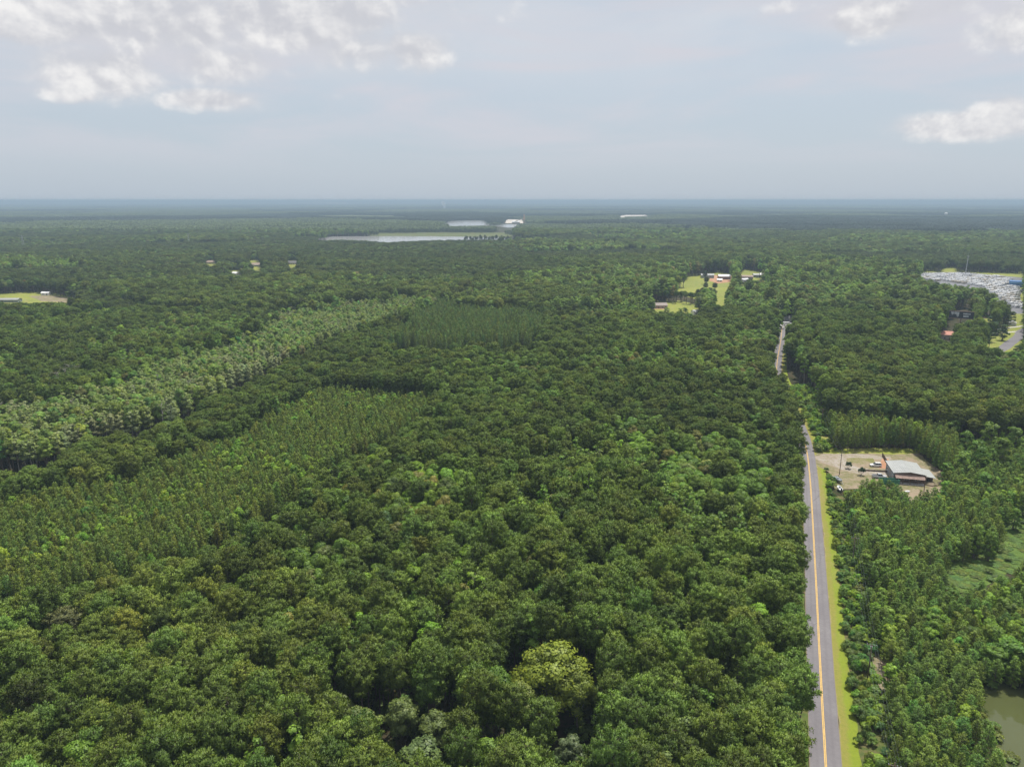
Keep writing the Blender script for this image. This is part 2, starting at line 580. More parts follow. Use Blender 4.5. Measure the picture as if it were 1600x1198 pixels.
M['lamp'] = simple('lamp_lens', (.75, .75, .72), .2, var=.05)
M['redlamp'] = simple('tail_lamp_lens', (.40, .02, .02), .25, var=.05)
M['wood'] = simple('weathered_wood', (.14, .10, .075), .9, var=.3, scale=1.5)
M['steel'] = simple('galvanised_steel', (.40, .42, .43), .5, .4, var=.1)
M['cable'] = simple('aluminium_cable', (.14, .17, .18), .5, .3, var=.1)
M['porcelain'] = simple('grey_insulator', (.45, .47, .50), .3, var=.1)
M['tarp'] = simple('grey_tarp', (.27, .30, .32), .7, var=.15, scale=1.2)
M['orange'] = simple('orange_steel', (.62, .36, .20), .6, var=.15, scale=.2)
M['black_sign'] = simple('dark_sign_face', (.018, .02, .028), .5, var=.15, scale=.4)
M['sign_grey'] = simple('pale_sign_print', (.38, .39, .40), .6, var=.35, scale=.7)


def water_mat(name, deep, rough, ripple):
    m, t, out = new_mat(name)
    b = t.node('ShaderNodeBsdfPrincipled')
    g = t.node('ShaderNodeNewGeometry')
    n = t.noise(g.outputs['Position'], .05, 3, .5)
    t.put(b.inputs['Base Color'], t.mix(n, tuple(c * .85 for c in deep), tuple(c * 1.15 for c in deep)))
    b.inputs['Roughness'].default_value = rough
    b.inputs['IOR'].default_value = 1.45
    bn = t.node('ShaderNodeBump')
    bn.inputs['Strength'].default_value = ripple
    bn.inputs['Distance'].default_value = .05
    t.l.new(t.noise(g.outputs['Position'], 1.4, 3, .5), bn.inputs['Height'])
    t.l.new(bn.outputs[0], b.inputs['Normal'])
    t.l.new(b.outputs[0], out.inputs[0])
    return m


M['pond'] = water_mat('murky_pond_water', (.080, .092, .034), .03, .03)
M['lake'] = water_mat('settling_pond_water', (.42, .41, .40), .12, .1)

# ------------------------------------------------------------------ ground
FAR = 92000.0
m, t, out = new_mat('wooded_ground')
g = t.node('ShaderNodeNewGeometry')
ln = t.vmath('LENGTH', g.outputs['Position'])
n_len = t.node('ShaderNodeVectorMath', operation='LENGTH'); t.l.new(g.outputs['Position'], n_len.inputs[0])
b = t.node('ShaderNodeBsdfPrincipled'); b.inputs['Roughness'].default_value = .95; b.inputs['Specular IOR Level'].default_value = .1
n0 = t.noise(g.outputs['Position'], .02, 5, .6, .5); n1 = t.noise(g.outputs['Position'], .4, 6, .65)
near = t.mix(t.smooth(n0, .4, .6), (.050, .045, .022), (.075, .055, .033))
near = t.mix(t.smooth(n1, .45, .62), near, (.035, .05, .018))
n2 = t.noise(g.outputs['Position'], .0011, 6, .6, .5); n3 = t.noise(g.outputs['Position'], .0004, 4, .55)
farc = t.mix(t.smooth(n2, .38, .62), (.018, .030, .016), (.085, .115, .045))
farc = t.mix(t.math('MULTIPLY', t.smooth(n3, .58, .70), .6), farc, (.11, .12, .05))
t.put(b.inputs['Base Color'], t.mix(t.smooth(n_len.outputs['Value'], 2500, 6000), near, farc))
t.l.new(b.outputs[0], out.inputs[0])
M['ground'] = m
# rings of quads, fine near the camera, out to the horizon
rad = [0, 60, 150, 300, 600, 1200, 2500, 5000, 10000, 20000, 40000, FAR]
na = 64
V = [(0, 0, 0)]; Fs = []
for r in rad[1:]:
    for k in range(na):
        a = 2 * math.pi * k / na
        V.append((r * math.cos(a), r * math.sin(a), 0))
for k in range(na):
    Fs.append((0, 1 + k, 1 + (k + 1) % na))
for i in range(len(rad) - 2):
    for k in range(na):
        j = (k + 1) % na
        Fs.append((1 + i * na + k, 1 + (i + 1) * na + k, 1 + (i + 1) * na + j, 1 + i * na + j))
tag(link('ground', mesh('ground', V, Fs, M['ground'])), kind='structure')


def wobble(poly, step=None, amp=0.0, k=0):
    """ground polygon with a finer, uneven outline"""
    out = []
    n = len(poly)
    for i in range(n):
        a, b_ = Vector(poly[i][:2]), Vector(poly[(i + 1) % n][:2])
        L = (b_ - a).length
        m_ = max(1, int(L / step)) if step else 1
        for q in range(m_):
            p = a.lerp(b_, q / m_)
            if amp:
                p = p + Vector((float(vnoise(p.x, p.y, step * 2.2, k)) - .5, float(vnoise(p.x, p.y, step * 2.2, k + 5)) - .5)) * 2 * amp
            out.append(p)
    return out


def patch(name, pts, z, mat, step=None, amp=0.0, k=0, pixels=True):
    pl = [G(u, v) for u, v in pts] if pixels else pts
    pl = wobble(pl, step, amp, k)
    bm = bmesh.new()
    f = bm.faces.new([bm.verts.new((p.x, p.y, z)) for p in pl])
    bmesh.ops.triangulate(bm, faces=[f])
    me = bpy.data.meshes.new(name)
    bm.to_mesh(me); bm.free()
    if me.polygons and me.polygons[0].normal.z < 0: me.flip_normals()
    me.materials.append(mat)
    return tag(link(name, me), kind='structure')


# ------------------------------------------------------------------ road
cl_px = [(1296, 1290), (1290.5, 1198), (1281.5, 1039), (1273.5, 880), (1265, 740), (1257, 690), (1241, 648), (1223, 608), (1214, 585), (1215, 560), (1219.5, 535), (1222, 511)]
cl = [G(*p) for p in cl_px]
d0 = (cl[0] - cl[1]).normalized()
cl = [cl[0] + d0 * 260, cl[0] + d0 * 60] + cl


def spline(pts, n=10):
    out = []
    P = [pts[0]] + list(pts) + [pts[-1]]
    for i in range(1, len(P) - 2):
        p0, p1, p2, p3 = P[i - 1], P[i], P[i + 1], P[i + 2]
        for q in range(n):
            s = q / n
            out.append(.5 * (2 * p1 + (p2 - p0) * s + (2 * p0 - 5 * p1 + 4 * p2 - p3) * s * s + (3 * p1 - p0 - 3 * p2 + p3) * s ** 3))
    out.append(pts[-1])
    return out


road_c = spline(cl, 8)


def ribbon(name, path, lo, hi, z, mat, wob=0.0, k=0):
    V = []; Fs = []
    n = len(path)
    for i, p in enumerate(path):
        d = (path[min(i + 1, n - 1)] - path[max(i - 1, 0)]); d.z = 0; d.normalize()
        s = Vector((d.y, -d.x, 0))
        a = lo + wob * (float(vnoise(p.x, p.y, 6, k)) - .5) * 2
        c = hi + wob * (float(vnoise(p.x, p.y, 6, k + 3)) - .5) * 2
        V += [(p.x + s.x * a, p.y + s.y * a, z), (p.x + s.x * c, p.y + s.y * c, z)]
    for i in range(n - 1):
        Fs.append((2 * i + 1, 2 * i + 3, 2 * i + 2, 2 * i))
    me = mesh(name, V, Fs, mat)
    if me.polygons[0].normal.z < 0: me.flip_normals()
    at = me.attributes.new('across', 'FLOAT', 'POINT')      # 0 at one edge, 1 at the other
    at.data.foreach_set('value', np.tile(np.array([0, 1], 'f'), n))
    return tag(link(name, me), kind='structure')


def resample(path, step):
    out = [path[0]]
    for a, b_ in zip(path[:-1], path[1:]):
        n = max(1, int((b_ - a).length / step))
        for q in range(1, n + 1): out.append(a.lerp(b_, q / n))
    return out


road_f = resample(road_c, 3.0)
ROAD = np.array([(p.x, p.y) for p in road_f])
ribbon('grass_verge', road_f, 3.1, 6.9, .010, M['verge_strip'], .4, 3)
ribbon('grass_verge', road_f, -5.6, -3.3, .010, M['rough'], .35, 8)
ribbon('road', road_f, -3.25, 3.25, .030, M['road'], .05, 2)
ribbon('road_marking', road_f, -.24, -.05, .036, M['yellow'], .012, 4)
ribbon('road_marking', road_f, .05, .24, .036, M['yellow'], .012, 5)


def road_x(y):
    return np.interp(y, ROAD[::1, 1], ROAD[::1, 0])


# side streets
ribbon('side_road', resample([G(1214, 601.5), G(1226, 602.5), G(1258, 606), G(1300, 612)], 3), -3, 3, .014, M['asphalt'])
ribbon('highway', resample([G(1150, 506), G(1200, 507.5), G(1242, 510), G(1300, 515)], 6), -8, 8, .044, M['concrete'])
ribbon('curved_road', resample(spline([G(1660, 500), G(1604, 514), G(1592, 526), G(1578, 536), G(1566, 545), G(1540, 556)], 6), 3), -4.2, 4.2, .04, M['asphalt'])
for (a, b_) in (((1545, 522), (1598, 517)), ((1552, 515), (1600, 509))):
    ribbon('driveway', resample([G(*a), G(*b_)], 4), -1.6, 1.6, .035, M['concrete'])

# ------------------------------------------------------------------ clearings: what of the ground the woods leave in view (photo pixels)
YARD = [(1264, 716), (1282, 706), (1320, 705), (1385, 703), (1422, 705), (1440, 711), (1448, 720), (1464, 739), (1484, 755), (1460, 761), (1440, 763), (1420, 771), (1406, 758), (1390, 749), (1350, 746), (1324, 764), (1304, 765), (1296, 740)]
patch('yard', [(u_ + (12 if u_ > 1450 else 0), v_ + (16 if v_ > 740 and u_ > 1330 else 0)) for u_, v_ in YARD], .012, M['dirt'], 2.5, .8, 1)
patch('gravel_drive', [(1268, 714), (1290, 709), (1340, 709), (1390, 713), (1392, 718), (1345, 716), (1320, 724), (1345, 731), (1400, 737), (1400, 744), (1350, 742), (1316, 734), (1302, 728), (1284, 722)], .018, M['gravel'], 2, .5, 2)
patch('red_clay_apron', [(1377, 716), (1388, 716), (1394, 733), (1373, 731), (1375, 724)], .022, M['redclay'], 1.5, .4, 3)
patch('rough_grass', [(1280, 707), (1320, 701), (1400, 699), (1440, 703), (1440, 709), (1390, 709), (1340, 708), (1300, 710)], .016, M['field'], 2.5, .6, 4)
patch('rough_grass', [(1322, 716), (1362, 715), (1368, 722), (1344, 725), (1322, 721)], .024, M['thin_grass'], 1.2, .9, 9)
CORRIDOR = [(1232, 605), (1266, 606), (1280, 640), (1300, 690), (1292, 706), (1270, 711), (1265, 690), (1252, 650)]
patch('scrub_ground', [(1222, 604), (1270, 605), (1285, 650), (1304, 704), (1262, 716), (1246, 690)], .006, M['field'], 4, 1, 5)
SCRUB = [(1296, 775), (1330, 775), (1345, 900), (1372, 1060), (1400, 1240), (1330, 1240), (1312, 960)]
patch('scrub_ground', SCRUB, .006, M['rough'], 4, 1.0, 6)
patch('bare_track', [(1368, 1010), (1380, 1022), (1386, 1060), (1388, 1092), (1376, 1096), (1368, 1050), (1362, 1030)], .014, M['dirt'], 2, .6, 7)
VINE = [(1440, 870), (1480, 830), (1520, 800), (1580, 775), (1660, 770), (1680, 850), (1600, 880), (1560, 905), (1500, 925), (1470, 905)]
TRACK = [(1369, 1012), (1379, 1020), (1386, 1060), (1386, 1092), (1377, 1094), (1370, 1050), (1362, 1065), (1356, 1064), (1364, 1045)]
VINE_VIS = [(1474, 892), (1510, 878), (1560, 872), (1566, 835), (1580, 800), (1610, 790), (1620, 850), (1572, 896), (1520, 910), (1482, 910)]
patch('vine_ground', VINE, .006, M['vine'], 5, 1.5, 8)
POND = [(1516, 1070), (1560, 1066), (1580, 1073), (1640, 1085), (1760, 1110), (1760, 1400), (1610, 1340), (1572, 1200), (1556, 1160), (1540, 1128), (1522, 1096)]
POND_VIS = [(1527, 1080), (1560, 1074), (1600, 1084), (1640, 1094), (1660, 1330), (1620, 1300), (1582, 1198), (1566, 1165), (1549, 1130), (1533, 1098)]
patch('pond', POND, .02, M['pond'], 3, .8, 9)
# farm fields up the road
FIELD_A = [(1038, 441), (1070, 440), (1076, 432), (1096, 431), (1108, 427), (1124, 426), (1146, 431), (1142, 442), (1136, 455), (1131, 476), (1118, 476), (1118, 446), (1100, 444), (1092, 456), (1070, 450)]
patch('hay_field', [(1032, 437), (1080, 428), (1125, 423), (1150, 430), (1142, 450), (1132, 480), (1112, 482), (1095, 470), (1060, 460)], .04, M['field'], 15, 4, 10)
FIELD_B = [(1152, 430), (1164, 421), (1180, 424), (1200, 427), (1215, 429), (1214, 433), (1180, 434), (1160, 438)]
patch('hay_field', [(1150, 430), (1164, 420), (1215, 424), (1250, 430), (1180, 438)], .046, M['field'], 15, 3, 11)
patch('red_clay_pad', [(1106, 431), (1120, 430), (1146, 431), (1142, 441), (1122, 443), (1108, 439)], .08, M['redclay'], 8, 2, 12)
CLEAR_C = [(1012, 473), (1062, 473), (1096, 484), (1088, 494), (1060, 489), (1030, 487), (1014, 480)]
patch('clearing', [(1005, 470), (1065, 470), (1100, 480), (1100, 500), (1050, 500), (1010, 492)], .052, M['field'], 10, 3, 13)
patch('dirt_lot', [(1014, 474), (1040, 474), (1042, 483), (1020, 483)], .08, M['redclay'], 6, 2, 14)
HWY = [(1203, 505), (1240, 506), (1240, 513), (1226, 516), (1222, 512), (1204, 510)]
ROAD_UP = [(1211.5, 584), (1218, 584), (1220, 560), (1227, 520), (1226, 514), (1218, 514), (1212, 555)]
SIDE = [(1224, 600), (1252, 603), (1252, 608), (1226, 606)]
# sales lot and lawns at the right edge
LOT = [(1437, 429), (1500, 427), (1560, 432), (1584, 436), (1584, 446), (1594, 449), (1592, 470), (1602, 476), (1602, 484), (1576, 476), (1552, 459), (1540, 448), (1510, 443), (1460, 438), (1437, 435)]
patch('sales_lot', [(1430, 426), (1500, 425), (1590, 433), (1610, 437), (1625, 490), (1575, 490), (1530, 460), (1500, 450), (1430, 441)], .05, M['lot'], 20, 3, 15)
STRIP = [(1378, 420), (1410, 420), (1440, 424), (1470, 425), (1474, 419), (1493, 419), (1496, 425), (1600, 428), (1600, 436), (1520, 430), (1440, 428)]
patch('grass_strip', [(1370, 417), (1475, 416), (1600, 424), (1680, 430), (1680, 442), (1600, 440), (1440, 431)], .04, M['field'], 20, 3, 16)
LAWN = [(1556, 520), (1582, 506), (1600, 488), (1600, 540), (1575, 541), (1556, 545), (1538, 541)]
patch('lawn', [(1515, 500), (1550, 497), (1600, 480), (1660, 490), (1660, 545), (1575, 556), (1520, 548)], .02, M['field'], 8, 2, 17)
LAWN2 = [(1535, 493), (1552, 500), (1549, 509), (1536, 508)]
GOLD = [(1592, 450), (1600, 448), (1600, 476), (1594, 470)]
patch('lawn', [(1592, 446), (1640, 444), (1640, 478), (1598, 474)], .06, M['field'], 15, 3, 18)
# left field and house clearings
FIELD_L = [(-20, 461), (40, 457), (76, 459), (121, 468), (118, 473), (70, 472), (0, 474), (-20, 476)]
patch('hay_field', [(-60, 455), (40, 455), (80, 457), (128, 468), (118, 478), (-60, 486)], .04, M['field'], 14, 3, 19)
patch('bare_dirt', [(44, 463), (80, 461), (121, 468), (116, 473), (66, 471)], .08, M['dirt'], 10, 2, 20)
HOUSE_W = [(360, 421), (376, 421), (378, 430), (364, 431)]
patch('lawn', [(352, 417), (384, 416), (390, 436), (356, 436)], .04, M['field'], 12, 2, 21)
GAPS = [[(320, 407), (336, 406), (338, 413), (322, 415)], [(388, 406), (404, 405), (410, 421), (396, 420)], [(448, 406), (466, 407), (464, 416), (450, 417)]]
for i, gp in enumerate(GAPS):
    c = np.mean(gp, 0)
    patch('lawn', [(c[0] + (p[0] - c[0]) * 1.4, c[1] + (p[1] - c[1]) * 1.4) for p in gp], .04, M['field'], 14, 2, 22 + i)
# settling ponds far off
LAKE1 = [(489, 374), (520, 369.5), (600, 369), (700, 369.5), (800, 371), (829, 373), (820, 373.8), (750, 374.3), (690, 375), (640, 376.5), (605, 378.5), (575, 376), (540, 374.6), (500, 375.2)]
patch('settling_pond', [(482, 376), (520, 369.5), (600, 369), (700, 369.5), (800, 371), (829, 373), (829, 380), (760, 384), (690, 384), (600, 386), (540, 384), (490, 379)], .10, M['lake'], 40, 6, 25)
LAKE2 = [(687, 351), (700, 346), (730, 344.5), (762, 345), (762, 349.5), (744, 352), (700, 352.5)]
patch('settling_pond', [(685, 353), (700, 345.6), (730, 344.3), (764, 344.8), (766, 352), (744, 356), (690, 357)], .10, M['lake'], 60, 8, 26)
LAKE3 = [(764, 351), (808, 350.5), (818, 353), (796, 356), (780, 354)]
patch('settling_pond', LAKE3, .10, M['lake'], 60, 6, 27)
DIKE = [(578, 365), (690, 363.5), (802, 364), (800, 369.5), (700, 369), (582, 368.5)]
patch('grass_dike', [(570, 367.5), (586, 363.5), (690, 363), (800, 363.5), (805, 370), (700, 369.7), (520, 369.5)], .06, M['rough'], 60, 8, 28)
PIT = [(784, 343), (822, 343.5), (822, 348), (790, 348)]
patch('sand_pit', [(780, 342.5), (826, 343), (828, 349), (786, 349)], .12, M['sand'], 60, 10, 29)
PIT2 = [(962, 339), (972, 336.2), (1024, 336), (1022, 337.2), (984, 338), (972, 340)]
patch('sand_pit', [(960, 340), (972, 336), (1026, 335.8), (1024, 337.5), (985, 339)], .12, M['sand'], 80, 10, 30)
KEEP = [[(1302, 744), (1319, 744), (1320, 776), (1304, 776)], TRACK, [(1356, 1010), (1365, 1010), (1359, 1062), (1351, 1062)], [(1486, 484), (1519, 484), (1519, 500), (1486, 500)], [(1466, 518), (1491, 517), (1491, 530), (1468, 530)], [(1226, 496), (1243, 496), (1243, 505), (1226, 505)], YARD, CORRIDOR, VINE_VIS, POND_VIS, FIELD_A, FIELD_B, CLEAR_C, HWY, ROAD_UP, SIDE, LOT, STRIP, LAWN, LAWN2, GOLD, FIELD_L, HOUSE_W,
        LAKE1, LAKE2, LAKE3, DIKE, PIT, PIT2,
        [(1274, 1260), (1338, 1260), (1334, 1198), (1302, 770), (1290, 735), (1262, 716), (1266, 760), (1270, 880)]] + GAPS

# ------------------------------------------------------------------ tree forms
def frames(nrm):
    nrm = nrm / (np.linalg.norm(nrm, axis=1, keepdims=True) + 1e-9)
    ref = np.where(np.abs(nrm[:, 2:3]) < .9, np.array([[0, 0, 1.]]), np.array([[1., 0, 0]]))
    a = np.cross(nrm, ref); a /= np.linalg.norm(a, axis=1, keepdims=True) + 1e-9
    return a, np.cross(nrm, a)


def leaf_quads(C, N, la, lb, g):
    """diamond-shaped leaves: centres, normals, half length, half width"""
    a, b_ = frames(N)
    th = g.uniform(0, 2 * math.pi, len(C))[:, None]
    A = a * np.cos(th) + b_ * np.sin(th); B = -a * np.sin(th) + b_ * np.cos(th)
    la = np.asarray(la).reshape(-1, 1); lb = np.asarray(lb).reshape(-1, 1)
    V = np.stack([C + A * la, C + B * lb, C - A * la, C - B * lb], 1).reshape(-1, 3)
    Q = np.arange(len(V)).reshape(-1, 4)
    return V, Q


def unit(g, n):
    d = g.normal(size=(n, 3))
    return d / np.linalg.norm(d, axis=1, keepdims=True)


def lobes_crown(g, lobes, per, size, up=.35, tuft=.0):
    """leaves spread through and over a set of lobes (x, y, z, r); each lobe's own tone goes to tv"""
    Cs, Ns, T, O = [], [], [], []
    ctr_ = np.mean(np.array(lobes)[:, :3], 0) - np.array([0, 0, 1.0])
    for (x, y, z, r) in lobes:
        n = int(per * r * r)
        d = unit(g, n)
        d[:, 2] = np.where((d[:, 2] < -.35) & (g.random(n) < .75), -d[:, 2], d[:, 2])
        # clump the leaves into sprays
        k = max(5, int(6 * r * r))
        sp_ = unit(g, k); sp_[:, 2] = np.abs(sp_[:, 2]) * .9 + sp_[:, 2] * .1
        own = g.integers(0, k, n)
        d = d * .55 + sp_[own] * .75
        d /= np.linalg.norm(d, axis=1, keepdims=True)
        rr = r * (.48 + .66 * g.random(n) ** .6 + .34 * (g.random(k)[own] - .5))
        Cs.append(np.array([x, y, z]) + d * rr[:, None] * np.array([1, 1, .82]))
        Ns.append(d * .9 + unit(g, n) * .65 + np.array([0, 0, up]))
        o_ = d * .75 + (Cs[-1] - ctr_) / (np.linalg.norm(Cs[-1] - ctr_, axis=1, keepdims=True) + 1e-6) * .45
        O.append(o_ / (np.linalg.norm(o_, axis=1, keepdims=True) + 1e-9))
        T.append(np.full(n, g.uniform(.84, 1.14)) * (1 + .16 * (g.random(k)[own] - .5)))
    C = np.concatenate(Cs); N = np.concatenate(Ns); T = np.concatenate(T)
    s = g.uniform(.7, 1.25, len(C)) * size
    V, Q = leaf_quads(C, N, s * .62, s * .40, g)
    return V, Q, np.repeat(T, 4), np.repeat(np.concatenate(O), 4, axis=0)


def tube_np(paths, n=6):
    V, Q = [], []
    for pts, rads in paths:
        pts = np.asarray(pts, float)
        o = len(V)
        for i, p in enumerate(pts):
            d = pts[min(i + 1, len(pts) - 1)] - pts[max(i - 1, 0)]
            a, b_ = frames(d[None])
            for k in range(n):
                t_ = 2 * math.pi * k / n
                V.append(p + (a[0] * math.cos(t_) + b_[0] * math.sin(t_)) * rads[i])
        for i in range(len(pts) - 1):
            for k in range(n):
                j = (k + 1) % n
                Q.append((o + i * n + k, o + i * n + j, o + (i + 1) * n + j, o + (i + 1) * n + k))
    return np.array(V), np.array(Q)


def bent(g, a, b_, r0, r1, n=4, w=.25):
    a, b_ = np.asarray(a, float), np.asarray(b_, float)
    pts, rads = [], []
    for i in range(n + 1):
        s = i / n
        p = a + (b_ - a) * s
        if 0 < i < n: p = p + g.normal(size=3) * w
        pts.append(p); rads.append(r0 + (r1 - r0) * s)
    return pts, rads


def broad(seed, Ht=19., Rr=5., per=150, size=.50, k=18, top=.68, vert=.24):
    g = np.random.default_rng(seed)
    lob = []
    for i in range(k):
        a = i * 2.39996 + g.uniform(-.4, .4)
        q = (i + .5) / k
        rad_ = Rr * .74 * math.sqrt(q) * g.uniform(.8, 1.12)
        z = Ht * (top + vert * (1 - q ** 1.4) - .02) + g.uniform(-.9, .9) - (g.random() < .25) * g.uniform(1, 3.2)
        lob.append((rad_ * math.cos(a), rad_ * math.sin(a), z, g.uniform(.25, .42) * Rr * (1.0 - .25 * q)))
    lob.append((0, 0, Ht * (top - .04), Rr * .45))
    cr = lobes_crown(g, lob, per, size)
    fork = np.array([g.normal() * .3, g.normal() * .3, Ht * (top - .24)])
    ps = [bent(g, (0, 0, -.3), fork, Ht * .019 + .05, Ht * .012, 4, .12)]
    for l in lob[::2]:
        ps.append(bent(g, fork - np.array([0, 0, g.uniform(0, 2)]), (l[0] * .95, l[1] * .95, l[2]), Ht * .008, .03, 4, .35))
    return cr, tube_np(ps)


def needles(g, tufts, per, ln, wd, upb=.35):
    """a fan of needle sprays round each tuft (x, y, z, r)"""
    tufts = np.asarray(tufts)
    n = len(tufts)
    own = np.repeat(np.arange(n), per)
    d = unit(g, n * per); d[:, 2] += upb
    d /= np.linalg.norm(d, axis=1, keepdims=True)
    r = tufts[own, 3]
    C = tufts[own, :3] + d * (r * g.uniform(.35, .95, n * per))[:, None]
    side = np.cross(d, unit(g, n * per)); side /= np.linalg.norm(side, axis=1, keepdims=True) + 1e-9
    L = (ln * g.uniform(.7, 1.25, n * per))[:, None]; Wd = (wd * g.uniform(.7, 1.3, n * per))[:, None]
    V = np.stack([C + d * L, C + side * Wd, C - d * L * .7, C - side * Wd], 1).reshape(-1, 3)
    T = np.repeat((g.uniform(.80, 1.18, n))[own], 4)
    ctr_ = tufts[:, :3].mean(0) - np.array([0, 0, 1.2])
    o_ = C - ctr_
    o_ = d * .75 + o_ / (np.linalg.norm(o_, axis=1, keepdims=True) + 1e-9) * .55
    o_ /= np.linalg.norm(o_, axis=1, keepdims=True) + 1e-9
    return V, np.arange(len(V)).reshape(-1, 4), T, np.repeat(o_, 4, axis=0)


def pine(seed, Ht=22., Rr=3.9, nb=46, per=30, base=.56):
    g = np.random.default_rng(seed)
    tufts, ps = [], [bent(g, (0, 0, -.3), (g.normal() * .35, g.normal() * .35, Ht * .985), Ht * .0125 + .05, .05, 6, .10)]
    tk = np.array(ps[0][0])
    for i in range(nb):
        q = (i + .5) / nb
        hz = Ht * (base + (1 - base) * q * .97)
        a = i * 2.39996 + g.uniform(-.5, .5)
        prof = math.sqrt(max(.03, 1 - ((q - .38) / .66) ** 2)) if q > .38 else .62 + q
        L = Rr * prof * g.uniform(.75, 1.15)
        tip = np.array([math.cos(a) * L, math.sin(a) * L, hz + L * g.uniform(.12, .40)])
        st_ = np.array([np.interp(hz, tk[:, 2], tk[:, 0]), np.interp(hz, tk[:, 2], tk[:, 1]), hz])
        ps.append(bent(g, st_, tip, .055, .02, 3, .10))
        m_ = max(2, int(1 + L * 1.25))
        for s in range(m_):
            f_ = .38 + .62 * (s + g.uniform(.3, 1)) / m_
            p = st_ + (tip - st_) * f_ + g.normal(size=3) * np.array([.34, .34, .22])
            tufts.append((*p, g.uniform(.50, .80)))
            if g.random() < .55:
                sd_ = np.array([-math.sin(a), math.cos(a), .1]) * g.uniform(-1, 1) * L * .28
                tufts.append((*(p + sd_), g.uniform(.45, .72)))
    for i in range(5):
        tufts.append((g.normal() * .4, g.normal() * .4, Ht - g.uniform(0, .8), g.uniform(.45, .7)))
    return needles(g, tufts, per, .30, .085), tube_np(ps, 5)


def young(seed, Ht=9., Rr=1.75):
    g = np.random.default_rng(seed)
    tufts, ps = [], [bent(g, (0, 0, -.2), (g.normal() * .1, g.normal() * .1, Ht), .10, .02, 5, .04)]
    nb = 48
    for i in range(nb):
        q = (i + .5) / nb
        hz = Ht * (.16 + .82 * q)
        a = i * 2.39996 + g.uniform(-.4, .4)
        L = Rr * (1.06 - q) ** .75 * g.uniform(.75, 1.15) * (.55 + .45 * min(1, q * 3.5))
        tip = np.array([math.cos(a) * L, math.sin(a) * L, hz + L * g.uniform(.25, .6)])
        st_ = np.array([0, 0, hz])
        ps.append(bent(g, st_, tip, .025, .01, 2, .03))
        for s in range(2 if L > .7 else 1):
            p = st_ + (tip - st_) * (1 - s * .42) + g.normal(size=3) * .10
            tufts.append((*p, g.uniform(.30, .46)))
    tufts.append((0, 0, Ht, .28))
    return needles(g, tufts, 22, .22, .055, .55), tube_np(ps, 4)


def shrub(seed, Ht=2.6, Rr=1.7):
    g = np.random.default_rng(seed)
    lob = []
    for i in range(9):
        a = i * 2.39996 + g.uniform(-.4, .4); q = (i + .5) / 9
        lob.append((Rr * .7 * math.sqrt(q) * math.cos(a), Rr * .7 * math.sqrt(q) * math.sin(a), Ht * (.36 + .44 * (1 - q) * g.uniform(.4, 1.1)), g.uniform(.34, .52) * Rr))
    cr = lobes_crown(g, lob, 190, .30, .35)
    ps = [bent(g, (g.normal() * .15, g.normal() * .15, -.1), (l[0], l[1], l[2]), .05, .015, 3, .08) for l in lob[::2]]
    return cr, tube_np(ps, 5)


def column(seed, Ht=14., Rr=2.2, per=170):
    """slim swamp hardwood: a stack of lobes up the trunk"""
    g = np.random.default_rng(seed)
    lob = []
    for i in range(11):
        q = (i + .5) / 11
        a = i * 2.4
        w_ = Rr * (1.0 - .65 * q) * .62
        lob.append((w_ * math.cos(a), w_ * math.sin(a), Ht * (.36 + .60 * q), g.uniform(.42, .62) * Rr * (1.05 - .5 * q)))
    cr = lobes_crown(g, lob, per, .38, .3)
    ps = [bent(g, (0, 0, -.3), (g.normal() * .2, g.normal() * .2, Ht * .97), .19, .03, 5, .1)]
    for l in lob[::2]: ps.append(bent(g, (0, 0, l[2] - .8), l[:3], .05, .02, 2, .05))
    return cr, tube_np(ps, 5)


def snag(seed, Ht=15.):
    g = np.random.default_rng(seed)
    ps = [bent(g, (0, 0, -.3), (g.normal() * .6, g.normal() * .6, Ht), .26, .07, 6, .18)]
    lob = []
    for i in range(11):
        hz = Ht * g.uniform(.45, .97); a = g.uniform(0, 6.28); L = g.uniform(1, 2.8)
        e = np.array([math.cos(a) * L, math.sin(a) * L, hz + L * g.uniform(.2, .7)])
        ps.append(bent(g, (0, 0, hz), e, .09, .03, 3, .15))
        if g.random() < .4: lob.append((*e, g.uniform(.4, .7)))
    lob = lob or [(0, 0, Ht * .8, .5)]
    return lobes_crown(g, lob, 60, .36), tube_np(ps, 6)


FORMS = {}
UNIT = .80     # the woods of the photograph are of small-crowned trees


def add_form(kind, cr, tr, leaf, bark):
    i = len(FORMS.setdefault(kind, []))
    (V, Q, T, O), (tV, tQ) = cr, tr
    crown = fast_mesh('crown', V, Q, [leaf], tv=T, out=O)
    trunk = fast_mesh('trunk', tV, tQ, [bark])
    trunk.polygons.foreach_set('use_smooth', np.ones(len(tQ), bool))
    whole = fast_mesh('tree_form', np.concatenate([V, tV]), np.concatenate([Q, tQ + len(V)]), [leaf, bark],
                      midx=np.concatenate([np.zeros(len(Q), 'i'), np.ones(len(tQ), 'i')]), tv=np.concatenate([T, np.ones(len(tV))]), out=np.concatenate([O, np.zeros((len(tV), 3))]))
    FORMS[kind].append((crown, trunk, whole))


